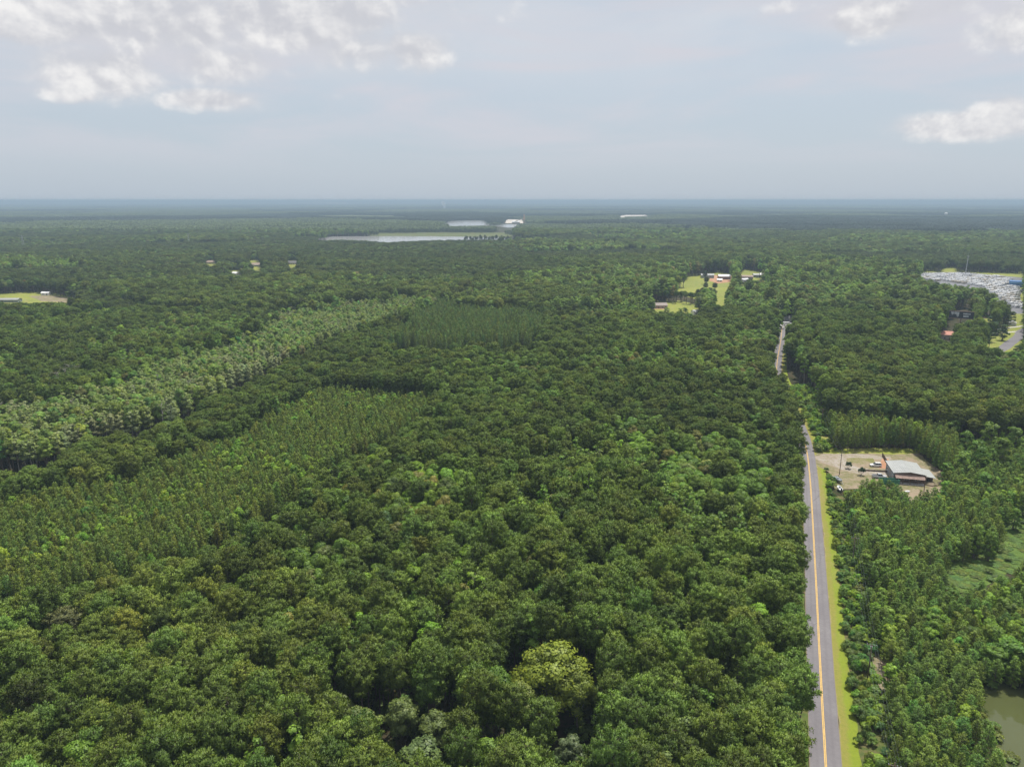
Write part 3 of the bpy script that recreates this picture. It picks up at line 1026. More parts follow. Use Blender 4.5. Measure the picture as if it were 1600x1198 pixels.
for s in range(8): add_form('pine', *pine(100 + s, 20 + (s % 3 - 1) * .8, 3.2 + .35 * (s % 3), 42 + 2 * s, 30, .56 + .025 * (s % 4)), M['pine'], M['bark'])
for s in range(8): add_form('broad', *broad(200 + s, 18, 3.7 + .45 * (s % 3), 215, .40, 14 + 2 * s, (.66, .60, .52)[s % 3], (.24, .32, .44)[s % 3]), M['leaf'], M['bark'])
for s in range(5): add_form('bushy', *broad(260 + s, 12, 3.3, 200, .40, 22, .26, .66), M['leaf'], M['bark'])
for s in range(3): add_form('oak', *broad(240 + s, 20, 7.2, 78, .52, 30, .62, .28), M['leaf'], M['pale_bark'])
for s in range(5): add_form('young', *young(300 + s, 9, 1.7 + .15 * (s % 3)), M['pine'], M['bark'])
for s in range(5): add_form('shrub', *shrub(400 + s), M['leaf'], M['bark'])
for s in range(5): add_form('column', *column(500 + s), M['leaf'], M['pale_bark'])
for s in range(3): add_form('snag', *snag(600 + s), M['leaf'], M['pale_bark'])


def far_tile(seed, size=50.0, n=52, hs=1.0):
    """a piece of distant woodland: many small rough crowns"""
    g = np.random.default_rng(seed)
    Vs, Ts, Os = [], [], []
    for i in range(n):
        x, y = g.uniform(-size * .53, size * .53, 2)
        h = g.uniform(15, 22) * hs; r = g.uniform(3.0, 4.8)
        k = 64
        d = unit(g, k); d[:, 2] = np.abs(d[:, 2]) * 1.1 - .25
        C = np.array([x, y, h - r * .9]) + d * np.array([r, r, r * 1.05]) * g.uniform(.75, 1.05, k)[:, None]
        s = g.uniform(.8, 1.5, k)
        V, _ = leaf_quads(C, d + unit(g, k) * .5, s, s * .75, g)
        Vs.append(V); Ts.append(np.full(len(V), g.uniform(.6, 1.45))); Os.append(np.repeat(d / np.linalg.norm(d, axis=1, keepdims=True), 4, axis=0))
        # lower skirt, so that the edge of a stand shows depth
        k = 16
        C = np.stack([x + g.normal(0, 1.5, k), y + g.normal(0, 1.5, k), g.uniform(2, h - 5, k)], 1)
        V, _ = leaf_quads(C, unit(g, k) * np.array([1, 1, .4]), np.full(k, 1.3), np.full(k, 1.0), g)
        Vs.append(V); Ts.append(np.full(len(V), .85)); Os.append(np.zeros((len(V), 3)))
    V = np.concatenate(Vs)
    return fast_mesh('wood_tile', V, np.arange(len(V)).reshape(-1, 4), [M['leaf']], tv=np.concatenate(Ts), out=np.concatenate(Os))


TILES = [far_tile(700 + s) for s in range(5)]


# ------------------------------------------------------------------ where the trees stand
def grid(y0, y1, sp_, half, jit=.46):
    """jittered grid over the wedge of ground that the camera sees, with a margin"""
    ys = np.arange(y0, y1, sp_ * .9)
    xs_, ys_ = [], []
    for r_, y in enumerate(ys):
        hw = half(y)
        xx = np.arange(-hw, hw, sp_) + (r_ % 2) * sp_ * .5
        xs_.append(xx); ys_.append(np.full(len(xx), y))
    x, y = np.concatenate(xs_), np.concatenate(ys_)
    return x + rng.uniform(-jit, jit, len(x)) * sp_, y + rng.uniform(-jit, jit, len(x)) * sp_


def wedge(y): return 55 + (y + 70) * .80


def clear(x, y, h, r, keeps=None):
    ok = np.ones(len(x), bool)
    pts = []
    for fz, s in ((0, 0), (.35, 0), (.7, 0), (1.0, 0), (.72, -.8), (.72, .8), (.45, -.5), (.45, .5)):
        u, v, d = px(np.stack([x + s * r, y, h * fz], 1))
        pts.append((u, v))
    for poly in (keeps or KEEP):
        for u, v in pts: ok &= ~in_poly(u, v, poly)
    return ok


Z_SWAMP = [(-60, 622), (-60, 722), (60, 704), (130, 668), (215, 655), (305, 622), (385, 584), (450, 552), (530, 518), (610, 494), (660, 470), (640, 455), (540, 462), (455, 482), (392, 510), (325, 538), (245, 570), (185, 597), (120, 612), (60, 620)]
Z_PLANT = [(-80, 790), (60, 752), (200, 722), (300, 690), (400, 650), (470, 610), (520, 590), (600, 596), (672, 612), (672, 640), (630, 676), (550, 714), (460, 766), (390, 815), (310, 862), (160, 905), (-80, 935)]
Z_PLANT2 = [(596, 536), (640, 492), (690, 464), (770, 470), (842, 484), (850, 508), (825, 536), (760, 532), (690, 540)]
Z_PLANT3 = [(1270, 640), (1310, 632), (1400, 640), (1480, 650), (1500, 690), (1470, 725), (1440, 702), (1290, 708)]
Z_BELT = [(-80, 706), (60, 696), (140, 660), (220, 650), (300, 618), (400, 575), (470, 545), (560, 520), (640, 505), (640, 522), (560, 570), (520, 590), (470, 608), (400, 648), (300, 690), (200, 720), (60, 750), (-80, 786)]


def in_stand(u, v, x, y, poly):
    return in_poly(u + (fbm(x, y, 30, 201) - .5) * 46, v + (fbm(x, y, 26, 207) - .5) * 22, poly)


def zone(u, v, x, y):
    z = np.zeros(len(u), int)
    z[in_stand(u, v, x, y, Z_SWAMP)] = 1
    z[in_stand(u, v, x, y, Z_PLANT)] = 2
    z[in_stand(u, v, x, y, Z_PLANT2)] = 2
    z[in_stand(u, v, x, y, Z_PLANT3)] = 3
    z[in_stand(u, v, x, y, Z_BELT)] = 5
    rx = road_x(y)
    z[(x > rx + 13.5) & (y < 330)] = 4                      # young pines right of the road
    z[(x > rx + 7) & (x <= rx + 13.5) & (y < 500)] = 9      # scrub along the road: no trees
    z[(x > rx - np.where(y < 190, 6.4, np.where(y < 325, 5.7, 4.6))) & (x <= rx + 7) & (y < 520)] = 9
    return z


T_ALL = {k: [] for k in ('pine', 'broad', 'bushy', 'young', 'shrub', 'column', 'snag', 'oak')}


def put(kind, x, y, h, wd, tint):
    """h: height over the form's own height; wd: width over the form's own width"""
    T_ALL[kind].append((x, y, h, wd, tint))


def tints(n, base, var=.16, hue=.10):
    base = np.asarray(base)
    k = 1 + rng.normal(0, var, (n, 1))
    hu = rng.normal(0, hue, n)
    c = np.tile(base, (n, 1)) * np.clip(k, .55, 1.6)
    c[:, 0] *= 1 + hu; c[:, 2] *= 1 - hu * .6
    return np.clip(c, .008, .5)


PINE_C = (.114, .172, .030)
BROAD_C = (.142, .245, .030)
LIME_C = (.195, .325, .030)
OLIVE_C = (.18, .21, .05)
SWAMP_C = (.245, .315, .098)
YOUNG_C = (.142, .205, .032)


def mature(x, y, far=False):
    n = len(x)
    st_ = stands(x, y, 170 if not far else 330, 3 if not far else 40)
    st2 = stands(x, y, 60, 21)
    pn = fbm(x, y, 90, 5)
    hn = fbm(x, y, 45, 9)
    h = (.80 + .28 * hn + rng.normal(0, .068, n)) * (.92 + .18 * st_)
    if far: h = h * (.78 + .46 * st_)
    is_p = rng.random(n) < np.clip(.62 + (pn - .5) * 2.6 + (st_ - .5) * .7, .10, .95)
    u, v, d = px(np.stack([x, y, 16 * h], 1))
    zn = zone(u, v, x, y)
    lum = np.clip(.60 + .8 * fbm(x, y, 55, 31) + rng.normal(0, .15, n), .58, 1.5)
    return h, is_p, zn, st_, st2, lum


SPECIAL = []           # (u, v of the crown centre, kind, height, width, tint, word for its colour)
for u, v, kd, hh, ww, c, wd in (
        (862, 1045, 'oak', .98, 1.22, (.150, .190, .022), 'yellow-green'), (905, 1075, 'oak', .80, .70, (.13, .17, .024), 'yellow-green'),
        (812, 1085, 'broad', .86, 1.05, (.12, .15, .032), 'yellow-green'), (672, 990, 'broad', .98, 1.1, (.13, .25, .025), 'lime green'),
        (1186, 962, 'broad', .95, .85, (.17, .30, .030), 'lime green'), (1240, 945, 'broad', .9, .6, (.13, .24, .03), 'lime green'),
        (570, 1118, 'broad', .95, 1.15, (.115, .150, .040), 'straw tinged'), (630, 1108, 'broad', .93, 1.0, (.11, .148, .040), 'straw tinged'),
        (530, 1098, 'broad', .93, .95, (.118, .150, .042), 'straw tinged'), (680, 1130, 'broad', .84, .95, (.10, .135, .036), 'straw tinged'),
        (660, 1180, 'broad', .98, 1.3, (.095, .14, .045), 'grey-green'), (770, 1175, 'broad', .9, 1.0, (.12, .20, .03), 'lime green'),
        (890, 1165, 'broad', .88, .85, (.10, .135, .06), 'grey-green'), (935, 905, 'broad', .9, .95, (.115, .16, .085), 'silvery green'),
        (100, 985, 'pine', .95, 1.15, (.095, .105, .040), 'tawny olive'), (250, 1005, 'broad', .9, .95, (.115, .14, .045), 'straw tinged'),
        (215, 1128, 'broad', .85, .9, (.11, .19, .028), 'lime green'), (1140, 1075, 'broad', .9, .75, (.13, .17, .06), 'pale green'),
        (305, 935, 'broad', .9, 1.0, (.10, .19, .03), 'bright green'), (655, 925, 'broad', .92, .8, (.11, .21, .035), 'bright green'),
        (845, 930, 'broad', .92, .8, (.09, .19, .03), 'bright green'), (890, 925, 'broad', .92, .8, (.09, .18, .03), 'bright green')):
    P_ = G(u, v, 15 * hh)
    SPECIAL.append((P_.x, P_.y, kd, hh, ww, tuple(q * 1.4 for q in c), wd))
SPX = np.array([(s[0], s[1], (9.2 if s[2] == 'oak' else 5.6) * s[4], 15.0 if s[2] == 'oak' else 7.0) for s in SPECIAL])
HOLE = [(800, 1100), (850, 1096), (846, 1180), (826, 1205), (806, 1165)]   # dark gap among the bottom trees

for (y0, y1, sp_) in ((40, 700, 4.2), (700, 1500, 6.0), (1500, 2550, 7.6)):
    x, y = grid(y0, y1, sp_, wedge)
    h, is_p, zn, st_, st2, lum = mature(x, y, y0 >= 700)
    ok = (zn == 0) | (zn == 5)
    ok &= clear(x, y, 20 * h, np.full(len(x), 3.2))
    u, v, d = px(np.stack([x, y, 15 * h], 1))
    ok &= ~in_poly(u, v, HOLE)
    ut, vt, d = px(np.stack([x, y, 21 * h], 1))
    for zp in (Z_SWAMP, Z_PLANT2): ok &= ~in_stand(ut, vt, x, y, zp)
    h = np.where(in_stand(ut, vt, x, y, Z_PLANT), h * .78, h)
    if y0 < 100:
        for sx, sy, sr, fr in SPX: ok &= ((x - sx) ** 2 + (y - sy) ** 2 > sr * sr) & ~((np.abs(x - sx) < sr * .75) & (y < sy) & (y > sy - fr))
    x, y, h, is_p, zn, st_, st2, lum, u, v = [q[ok] for q in (x, y, h, is_p, zn, st_, st2, lum, u, v)]
    is_p |= (zn == 5) & (rng.random(len(x)) < .82)
    h = np.where(zn == 5, h * .84, h)
    is_p |= (x > road_x(y) - 16) & (x < road_x(y)) & (y < 520) & (rng.random(len(x)) < .8)
    n = len(x)
    lime = fbm(x, y, 42, 55) + rng.normal(0, .13, n)
    # bright hardwood patches in the middle of the block, as in the photograph
    ctr = np.exp(-(((u - 480) / 330) ** 2 + ((v - 880) / 100) ** 2)) * .20 + np.exp(-(((u - 640) / 180) ** 2 + ((v - 775) / 65) ** 2)) * .17
    is_p &= ~((ctr > .06) & (rng.random(n) < ctr * 2.9))
    big = .85 + .3 * rng.random(n)
    tp = tints(n, PINE_C, .15, .075) * lum[:, None]
    tp = np.where((st2 > .85)[:, None], tp * np.array([1.22, 1.12, 1.15]), tp)
    tb = tints(n, BROAD_C, .16, .08)
    mixk = np.clip((lime + ctr - .56) * 5, 0, 1)[:, None]
    tb = tb * (1 - mixk) + tints(n, LIME_C, .15, .07) * mixk
    ol = (rng.random(n) < .11)[:, None]
    tb = tb * (.55 + .45 * lum[:, None])
    tb = np.where(ol, tints(n, OLIVE_C, .15, .15), tb)
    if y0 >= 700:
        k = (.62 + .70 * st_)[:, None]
        tp = tp * k * np.array([.98, .94, 1.1]); tb = tb * k * np.array([.98, .92, 1.2])  # farther leaf tints muted and bluer: some of the haze put into their colour
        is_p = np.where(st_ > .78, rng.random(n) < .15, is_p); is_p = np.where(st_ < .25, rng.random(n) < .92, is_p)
    ws = 1.0 if y0 < 700 else sp_ / 4.5
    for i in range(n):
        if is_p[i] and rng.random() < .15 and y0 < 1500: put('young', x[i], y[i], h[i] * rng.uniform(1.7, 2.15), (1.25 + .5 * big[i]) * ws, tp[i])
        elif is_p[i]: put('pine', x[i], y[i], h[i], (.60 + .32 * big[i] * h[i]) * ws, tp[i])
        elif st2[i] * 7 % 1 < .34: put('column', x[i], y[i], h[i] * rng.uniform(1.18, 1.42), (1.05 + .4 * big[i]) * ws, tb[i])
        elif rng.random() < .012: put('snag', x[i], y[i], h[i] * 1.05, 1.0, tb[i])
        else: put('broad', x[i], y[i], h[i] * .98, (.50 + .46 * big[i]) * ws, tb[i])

# thin pines standing along the near bank of the far pond
for u in np.arange(726, 832, 2.3):
    P_ = G(u + rng.uniform(-1, 1), 380.5 + rng.uniform(-.8, 1.5)); put('pine', P_.x, P_.y, rng.uniform(.8, 1.15), rng.uniform(.6, .9), tints(1, (.06, .09, .035))[0])
# lower trees that close the gaps behind the far houses
for gp in GAPS + [HOUSE_W]:
    u0, u1, v0 = min(p[0] for p in gp), max(p[0] for p in gp), min(p[1] for p in gp)
    for u in np.arange(u0 - 2, u1 + 3, 3.0):
        P_ = G(u, v0 + 1.2 + rng.uniform(-.6, .6)); put('bushy', P_.x, P_.y, rng.uniform(.7, 1.15), rng.uniform(1.4, 2.0), tints(1, BROAD_C if rng.random() < .6 else PINE_C)[0])
# low understorey that fills the floor of the near woods
x, y = grid(60, 330, 3.4, wedge)
u, v, d = px(np.stack([x, y, 3 + 0 * x], 1))
zn = zone(u, v, x, y)
ok = (zn == 0) & clear(x, y, 4 + 0 * x, 1.6 + 0 * x) & (rng.random(len(x)) < .75)
UNDER = (x[ok], y[ok])

# pale swamp woods on the left
x, y = grid(300, 1300, 3.7, wedge)
h = .82 + .5 * fbm(x, y, 40, 61) + rng.normal(0, .10, len(x))
u, v, d = px(np.stack([x, y, 11 * h], 1))
ok = in_stand(u, v, x, y, Z_SWAMP) & clear(x, y, 13 * h, 2 + 0 * x)
x, y, h = x[ok], y[ok], h[ok]
tt = tints(len(x), SWAMP_C, .12, .05)
gr = (fbm(x, y, 55, 66) > .55)[:, None]
tt = np.where(gr, tt * np.array([1.08, .98, 1.35]), tt)
for i in range(len(x)):
    q = rng.random()
    if q < .035: put('snag', x[i], y[i], h[i] * .9, 1.0, tt[i] * .8)
    elif q < .34: put('broad', x[i], y[i], h[i] * .80, .80, tints(1, BROAD_C, .2, .15)[0] * np.array([1.4, 1.25, 1.8]))
    elif q < .355: put('broad', x[i], y[i], h[i] * .75, .75, np.array((.24, .24, .08)))
    else: put('column', x[i], y[i], h[i], 1.0 + .6 * rng.random(), tt[i])
# tall pale trunks at the far edge of the swamp
for k in range(16):
    P_ = G(92 + k * 3.2 + rng.uniform(-4, 4), 632 - k * .9 + rng.uniform(-5, 5))
    put('snag', P_.x, P_.y, rng.uniform(1.1, 1.5), 1.1, np.array([.10, .11, .05]))

# young pine plantations
for (poly, sp_, hh, y1, tc_, y0) in ((Z_PLANT, 2.7, 1.42, 700, (.138, .200, .034), 140), (Z_PLANT2, 3.6, 1.95, 1000, (.125, .195, .045), 400), (Z_PLANT3, 3.2, 1.35, 600, YOUNG_C, 250), (None, 3.1, .98, 330, (.128, .205, .032), 50)):
    x, y = grid(y0, y1, sp_, wedge, .34)
    h = hh * (.84 + .24 * fbm(x, y, 26, 71) + rng.normal(0, .055, len(x)))
    u, v, d = px(np.stack([x, y, 6 * h], 1))
    if poly is not None: ok = in_stand(u, v, x, y, poly) & (x < road_x(y) - 9) if poly is not Z_PLANT3 else in_stand(u, v, x, y, poly)
    else:
        ok = (zone(u, v, x, y) == 4)
        ok &= fbm(x, y, 22, 77) > .30
    ok &= clear(x, y, 9 * h, 1.3 + 0 * x)
    x, y, h = x[ok], y[ok], h[ok]
    n = len(x)
    tt = tints(n, tc_, .15, .11)
    bl = fbm(x, y, 24, 79)
    if poly is None: bl += .16 * np.clip((x - road_x(y) - 55) / 60, 0, 1)
    for i in range(n):
        if rng.random() < (.025 + (.30 if bl[i] > (.63 if poly is not None else .60) else 0)) and poly is not Z_PLANT2:
            put('bushy', x[i], y[i], h[i] * .74, .55 + .35 * rng.random(), tints(1, LIME_C if rng.random() < .6 else BROAD_C, .18, .12)[0])
        else: put('young', x[i], y[i], h[i], 1.0 + .45 * rng.random(), tt[i])

# the pair of dense trees in the vine clearing, and bushes about them
for u, v, hh, ww in ((1520, 872, 1.0, .95), (1543, 876, .86, .70), (1584, 828, .72, .75), (1597, 805, .8, .85), (1536, 775, .85, .95), (1560, 742, 1.4, 1.5), (1522, 745, 1.35, 1.5), (1500, 752, 1.1, 1.3), (1600, 752, 1.3, 1.4), (1540, 712, 1.35, 1.5), (1505, 722, 1.25, 1.3), (1580, 715, 1.3, 1.4), (1485, 700, 1.2, 1.3), (1478, 755, .75, 1.0),
                     (1555, 1062, .7, 1.0), (1572, 1056, .85, 1.15), (1590, 1062, .8, 1.1), (1607, 1068, .9, 1.2), (1538, 1058, .7, .9), (1625, 1075, .8, 1.2), (1450, 1000, .7, .8), (1480, 960, .75, .8), (1462, 884, .6, .8), (1440, 850, .6, .7), (1550, 800, .7, .8), (1510, 815, .75, .8)):
    P_ = G(u, v)
    put('bushy', P_.x, P_.y, hh, ww, tints(1, BROAD_C, .12, .1)[0])
# yard trees
YT = []
for u, v, hh, ww in ((1345.5, 742.5, .62, 1.25), (1326, 732, .50, 1.1)):
    P_ = G(u, v); YT.append((P_.x, P_.y, hh, ww))
# clumps in the farm field
for u, v in ((1100, 478), (1098, 468), (1102, 460), (1108, 470), (1114, 474), (1116, 462), (1103, 452), (1101, 444), (1090, 476)):
    P_ = G(u, v); put('pine', P_.x, P_.y, rng.uniform(.65, .95), 1.0, tints(1, (.07, .105, .038))[0])
for u in range(1030, 1096, 4):
    P_ = G(u + rng.uniform(-2, 2), 468 + rng.uniform(0, 5) + (u - 1030) * .06); put('pine' if rng.random() < .6 else 'broad', P_.x, P_.y, rng.uniform(.55, .78), .95, tints(1, PINE_C)[0])
for u, v in ((1015, 496), (1034, 500), (1050, 499), (1062, 497), (1078, 503), (1042, 493), (1070, 494), (1104, 500), (1112, 496), (1120, 492)):
    P_ = G(u, v); put('bushy', P_.x, P_.y, rng.uniform(.6, .9), 1.3, tints(1, BROAD_C)[0])
for u, v in ((1590, 560), (1552, 520), (1566, 528), (1545, 530), (1535, 520), (1570, 508), (1578, 503), (1548, 512)):
    P_ = G(u, v + 4); put('bushy', P_.x, P_.y, rng.uniform(.9, 1.2), 1.5, tints(1, (.075, .13, .035))[0])

# shrubs: roadside strip, corridor, vine clearing, forest floor, pond bank
SH = []
x, y = grid(70, 560, 1.8, wedge)
rx = road_x(y)
u, v, d = px(np.stack([x, y, 0 * x], 1))
strip = (x > rx + 7.2) & (x < rx + 13.5 + 4 * fbm(x, y, 18, 81)) & (y < 330)
strip &= (fbm(x, y, 9, 83) > .27) & ~in_poly(u, v, TRACK) & ~in_poly(u, v, [(1300, 740), (1320, 740), (1323, 788), (1303, 788)]) & ~in_poly(u, v, YARD)
corr = in_poly(u, v, CORRIDOR) & (fbm(x, y, 14, 85) > .36)
left = (x < rx - 5.2) & (x > rx - 8) & (y < 520)
ok = (strip | corr | left) & (rng.random(len(x)) < .8)
ok &= ~in_poly(u, v, SIDE) & (np.abs(x - rx) > 5.0)
for a, b_, co_ in zip(x[ok], y[ok], corr[ok]): SH.append((a, b_, rng.uniform(.5, 1.7) if co_ else rng.uniform(.4, 1.25), rng.uniform(.9, 1.5) if co_ else rng.uniform(.55, 1.15), tints(1, LIME_C if rng.random() < (.75 if co_ else .35) else (.13, .215, .04), .18, .15)[0]))
x, y = grid(150, 300, 2.4, wedge)
u, v, d = px(np.stack([x, y, 0 * x], 1))
ok = in_poly(u, v, VINE) & (rng.random(len(x)) < .8)
for a, b_ in zip(x[ok], y[ok]): SH.append((a, b_, rng.uniform(.10, .22) if rng.random() < .93 else rng.uniform(.4, .9), rng.uniform(.7, 1.3), tints(1, (.13, .205, .042), .10, .10)[0]))
# bank of the pond
pv = [G(*p) for p in POND]
for i in range(len(pv)):
    a, b_ = pv[i], pv[(i + 1) % len(pv)]
    for q in range(int((b_ - a).length / 1.3)):
        p = a.lerp(b_, (q + rng.random()) / max(1, int((b_ - a).length / 1.5)))
        SH.append((p.x + rng.normal() * .9, p.y + rng.normal() * .9, rng.uniform(.3, .95), rng.uniform(.6, 1.0), tints(1, (.14, .20, .04), .18, .15)[0]))
for (a, b_) in zip(*UNDER): SH.append((a, b_, rng.uniform(.6, 1.5), rng.uniform(.8, 1.3), tints(1, (.13, .20, .04), .2, .15)[0]))
for s in SH: T_ALL['shrub'].append(s)

print('TREES', {k: len(v) for k, v in T_ALL.items()})
FORM_H = dict(pine=20, broad=18, bushy=12, oak=20, young=9, shrub=2.6, column=14, snag=15)

# ------------------------------------------------------------------ single trees: the nearest of each kind that the picture shows
def colour_word(c):
    r_, g_, b_ = c
    lum = .3 * r_ + .6 * g_ + .1 * b_
    q = r_ / g_
    if q > .86: return 'brownish green' if lum < .17 else 'tawny green'
    if q > .72: return 'dull olive' if lum < .13 else 'olive green' if lum < .19 else 'yellowish green'
    if lum > .225: return 'lime green'
    if lum > .185: return 'bright green'
    return 'mid green' if lum > .14 else 'deep green' if lum > .105 else 'dark green'


def where(u, v, x, y, kind):
    rx = float(road_x(y))
    if kind == 'shrub': return 'beside the road, ' + ['at the yard', 'below the yard', 'mid strip', 'near strip', 'bottom edge'][int(np.clip((v - 700) / 100, 0, 4))]
    if x > rx:
        off = x - rx
        side = 'close to road' if off < 22 else 'right of road' if off < 45 else 'towards the pond' if off < 75 else 'at far right'
        return side + ', ' + ['level with yard', 'below the yard', 'middle band', 'low band', 'bottom edge'][int(np.clip((v - 700) / 100, 0, 4))]
    col = ['far left', 'left', 'left of centre', 'centre left', 'centre', 'right of centre', 'nearer the road', 'along the road'][int(np.clip(u / 1265 * 8, 0, 7))]
    row = ['farther near woods', 'upper near woods', 'middle near woods', 'lower near woods', 'low near woods', 'bottom edge'][int(np.clip((v - 780) / 70, 0, 5))]
    return row + ', ' + col


ORD = ['leftmost', 'second', 'third', 'fourth', 'fifth', 'sixth', 'seventh', 'eighth', 'ninth', 'tenth', 'eleventh', 'twelfth', 'thirteenth', 'fourteenth', 'fifteenth', 'sixteenth', 'seventeenth', 'eighteenth', 'nineteenth', 'twentieth']
NUM = ['no', 'one', 'two', 'three', 'four', 'five', 'six', 'seven', 'eight', 'nine', 'ten', 'eleven', 'twelve', 'thirteen', 'fourteen', 'fifteen', 'sixteen', 'seventeen', 'eighteen', 'nineteen', 'twenty']


def name_all(items):
    """items: [(object, u, adjective, noun, place)]; those that read alike are told apart by their order from the left"""
    by = {}
    for it in items: by.setdefault((it[2], it[3], it[4]), []).append(it)
    for (adj, noun, place), L in by.items():
        L.sort(key=lambda q: q[1])
        n = len(L)
        for i, it in enumerate(L):
            if n == 1: it[0]['label'] = f'{adj} {noun} {place}'
            else:
                o = ORD[i] if i < len(ORD) else f'{i + 1}th'
                if i == n - 1: o = 'rightmost'
                f = '' if i in (0, n - 1) else ' from left'
                c = NUM[n] if n < len(NUM) else str(n)
                pl = noun + ('s' if not noun.endswith('s') else '')
                it[0]['label'] = f'{o}{f} of {c} {adj} {pl} {place}'


KIND_INFO = {'pine': ('pine_tree', 'pine', 'tree', 'tall pines of the near woods'),
             'broad': ('broadleaf_tree', 'leafy tree', 'tree', 'leafy trees of the near woods'),
             'bushy': ('bushy_tree', 'bushy tree', 'tree', 'bushy young hardwoods among the pines'),
             'column': ('slender_tree', 'slender tree', 'tree', 'slender leafy trees of the near woods'),
             'young': ('young_pine', 'young pine', 'tree', 'young pines right of the road'),
             'shrub': ('shrub', 'shrub', 'shrub', 'shrubs on the scrub strip by the road'),
             'oak': ('spreading_oak', 'oak', 'tree', 'big spreading trees with pale limbs')}
SINGLE = {'pine': 295, 'broad': 270, 'bushy': 200, 'column': 160, 'young': 290, 'shrub': 295}
UP = {'pine': 'topmost ', }


def place_tree(kind, rec, form=None, name=None):
    x, y, h, wd, tint = rec
    nm, noun, cat, grp = KIND_INFO[kind]
    crown, trunk, _w = FORMS[kind][form if form is not None else int(hash2(np.array(int(x * 10)), np.array(int(y * 10))) * 997) % len(FORMS[kind])]
    e = bpy.data.objects.new(name or nm, None)
    COL.objects.link(e)
    e.location = (x, y, 0)
    e.rotation_euler = (rng.normal() * .02, rng.normal() * .02, rng.uniform(0, 6.28))
    e.scale = (wd, wd, h)
    e['category'] = cat; e['group'] = grp
    c = bpy.data.objects.new('crown', crown); COL.objects.link(c); c.parent = e
    c['tint'] = [float(q) for q in tint] + [1.0]
    t_ = bpy.data.objects.new('trunk' if kind != 'shrub' else 'stem', trunk); COL.objects.link(t_); t_.parent = e
    return e


REST = {}
named = []
for sx, sy, kd, hh, ww, c, wd in SPECIAL:
    e = place_tree(kd, (sx, sy, hh, ww, c))
    u, v, d = px(np.array([[sx, sy, 15 * hh]]))
    named.append((e, u[0], wd, KIND_INFO[kd][1], where(u[0], v[0], sx, sy, kd)))
for kind, L in T_ALL.items():
    if kind in SINGLE and L:
        A = np.array([(a[0], a[1], FORM_H[kind] * a[2]) for a in L])
        u, v, d = px(A * np.array([1, 1, .8]))
        u2, v2, d2 = px(A)
        if kind == 'shrub':
            seen = (u > 4) & (u < 1596) & (v < 1196) & (A[:, 0] > road_x(A[:, 1])) & (A[:, 1] < 400) & (A[:, 0] < road_x(A[:, 1]) + 30)
        else:
            seen = (u > 4) & (u < 1596) & (v < 1196)
        if kind in ('young', 'bushy'): seen &= A[:, 0] > road_x(A[:, 1])
        order = np.argsort(np.where(seen, d, 1e9))[:SINGLE[kind]]
        order = [i for i in order if seen[i]]
        for i in order:
            e = place_tree(kind, L[i])
            h_ = L[i][2]
            size = ('tall ' if h_ > 1.02 else 'low ' if h_ < .82 else '') if kind in ('pine', 'broad') else ('tall ' if h_ > .95 else 'low ' if h_ < .7 else '')
            named.append((e, u[i], size + colour_word(L[i][4]), KIND_INFO[kind][1], where(u[i], v[i], A[i, 0], A[i, 1], kind)))
        s_ = set(order)
        REST[kind] = [L[i] for i in range(len(L)) if i not in s_]
    elif L:
        REST[kind] = L
for i, (x, y, hh, ww) in enumerate(YT):
    e = place_tree('shrub', (x, y, hh * 2.6, ww * .8, np.array((.035, .075, .022))), name='yard_tree')
    e['category'] = 'tree'; e['group'] = 'small trees in the yard'
    e['label'] = ('small round tree standing alone in the yard, nearer the cars' if i == 0 else 'smaller round tree in the yard close to the road entrance')
name_all(named)


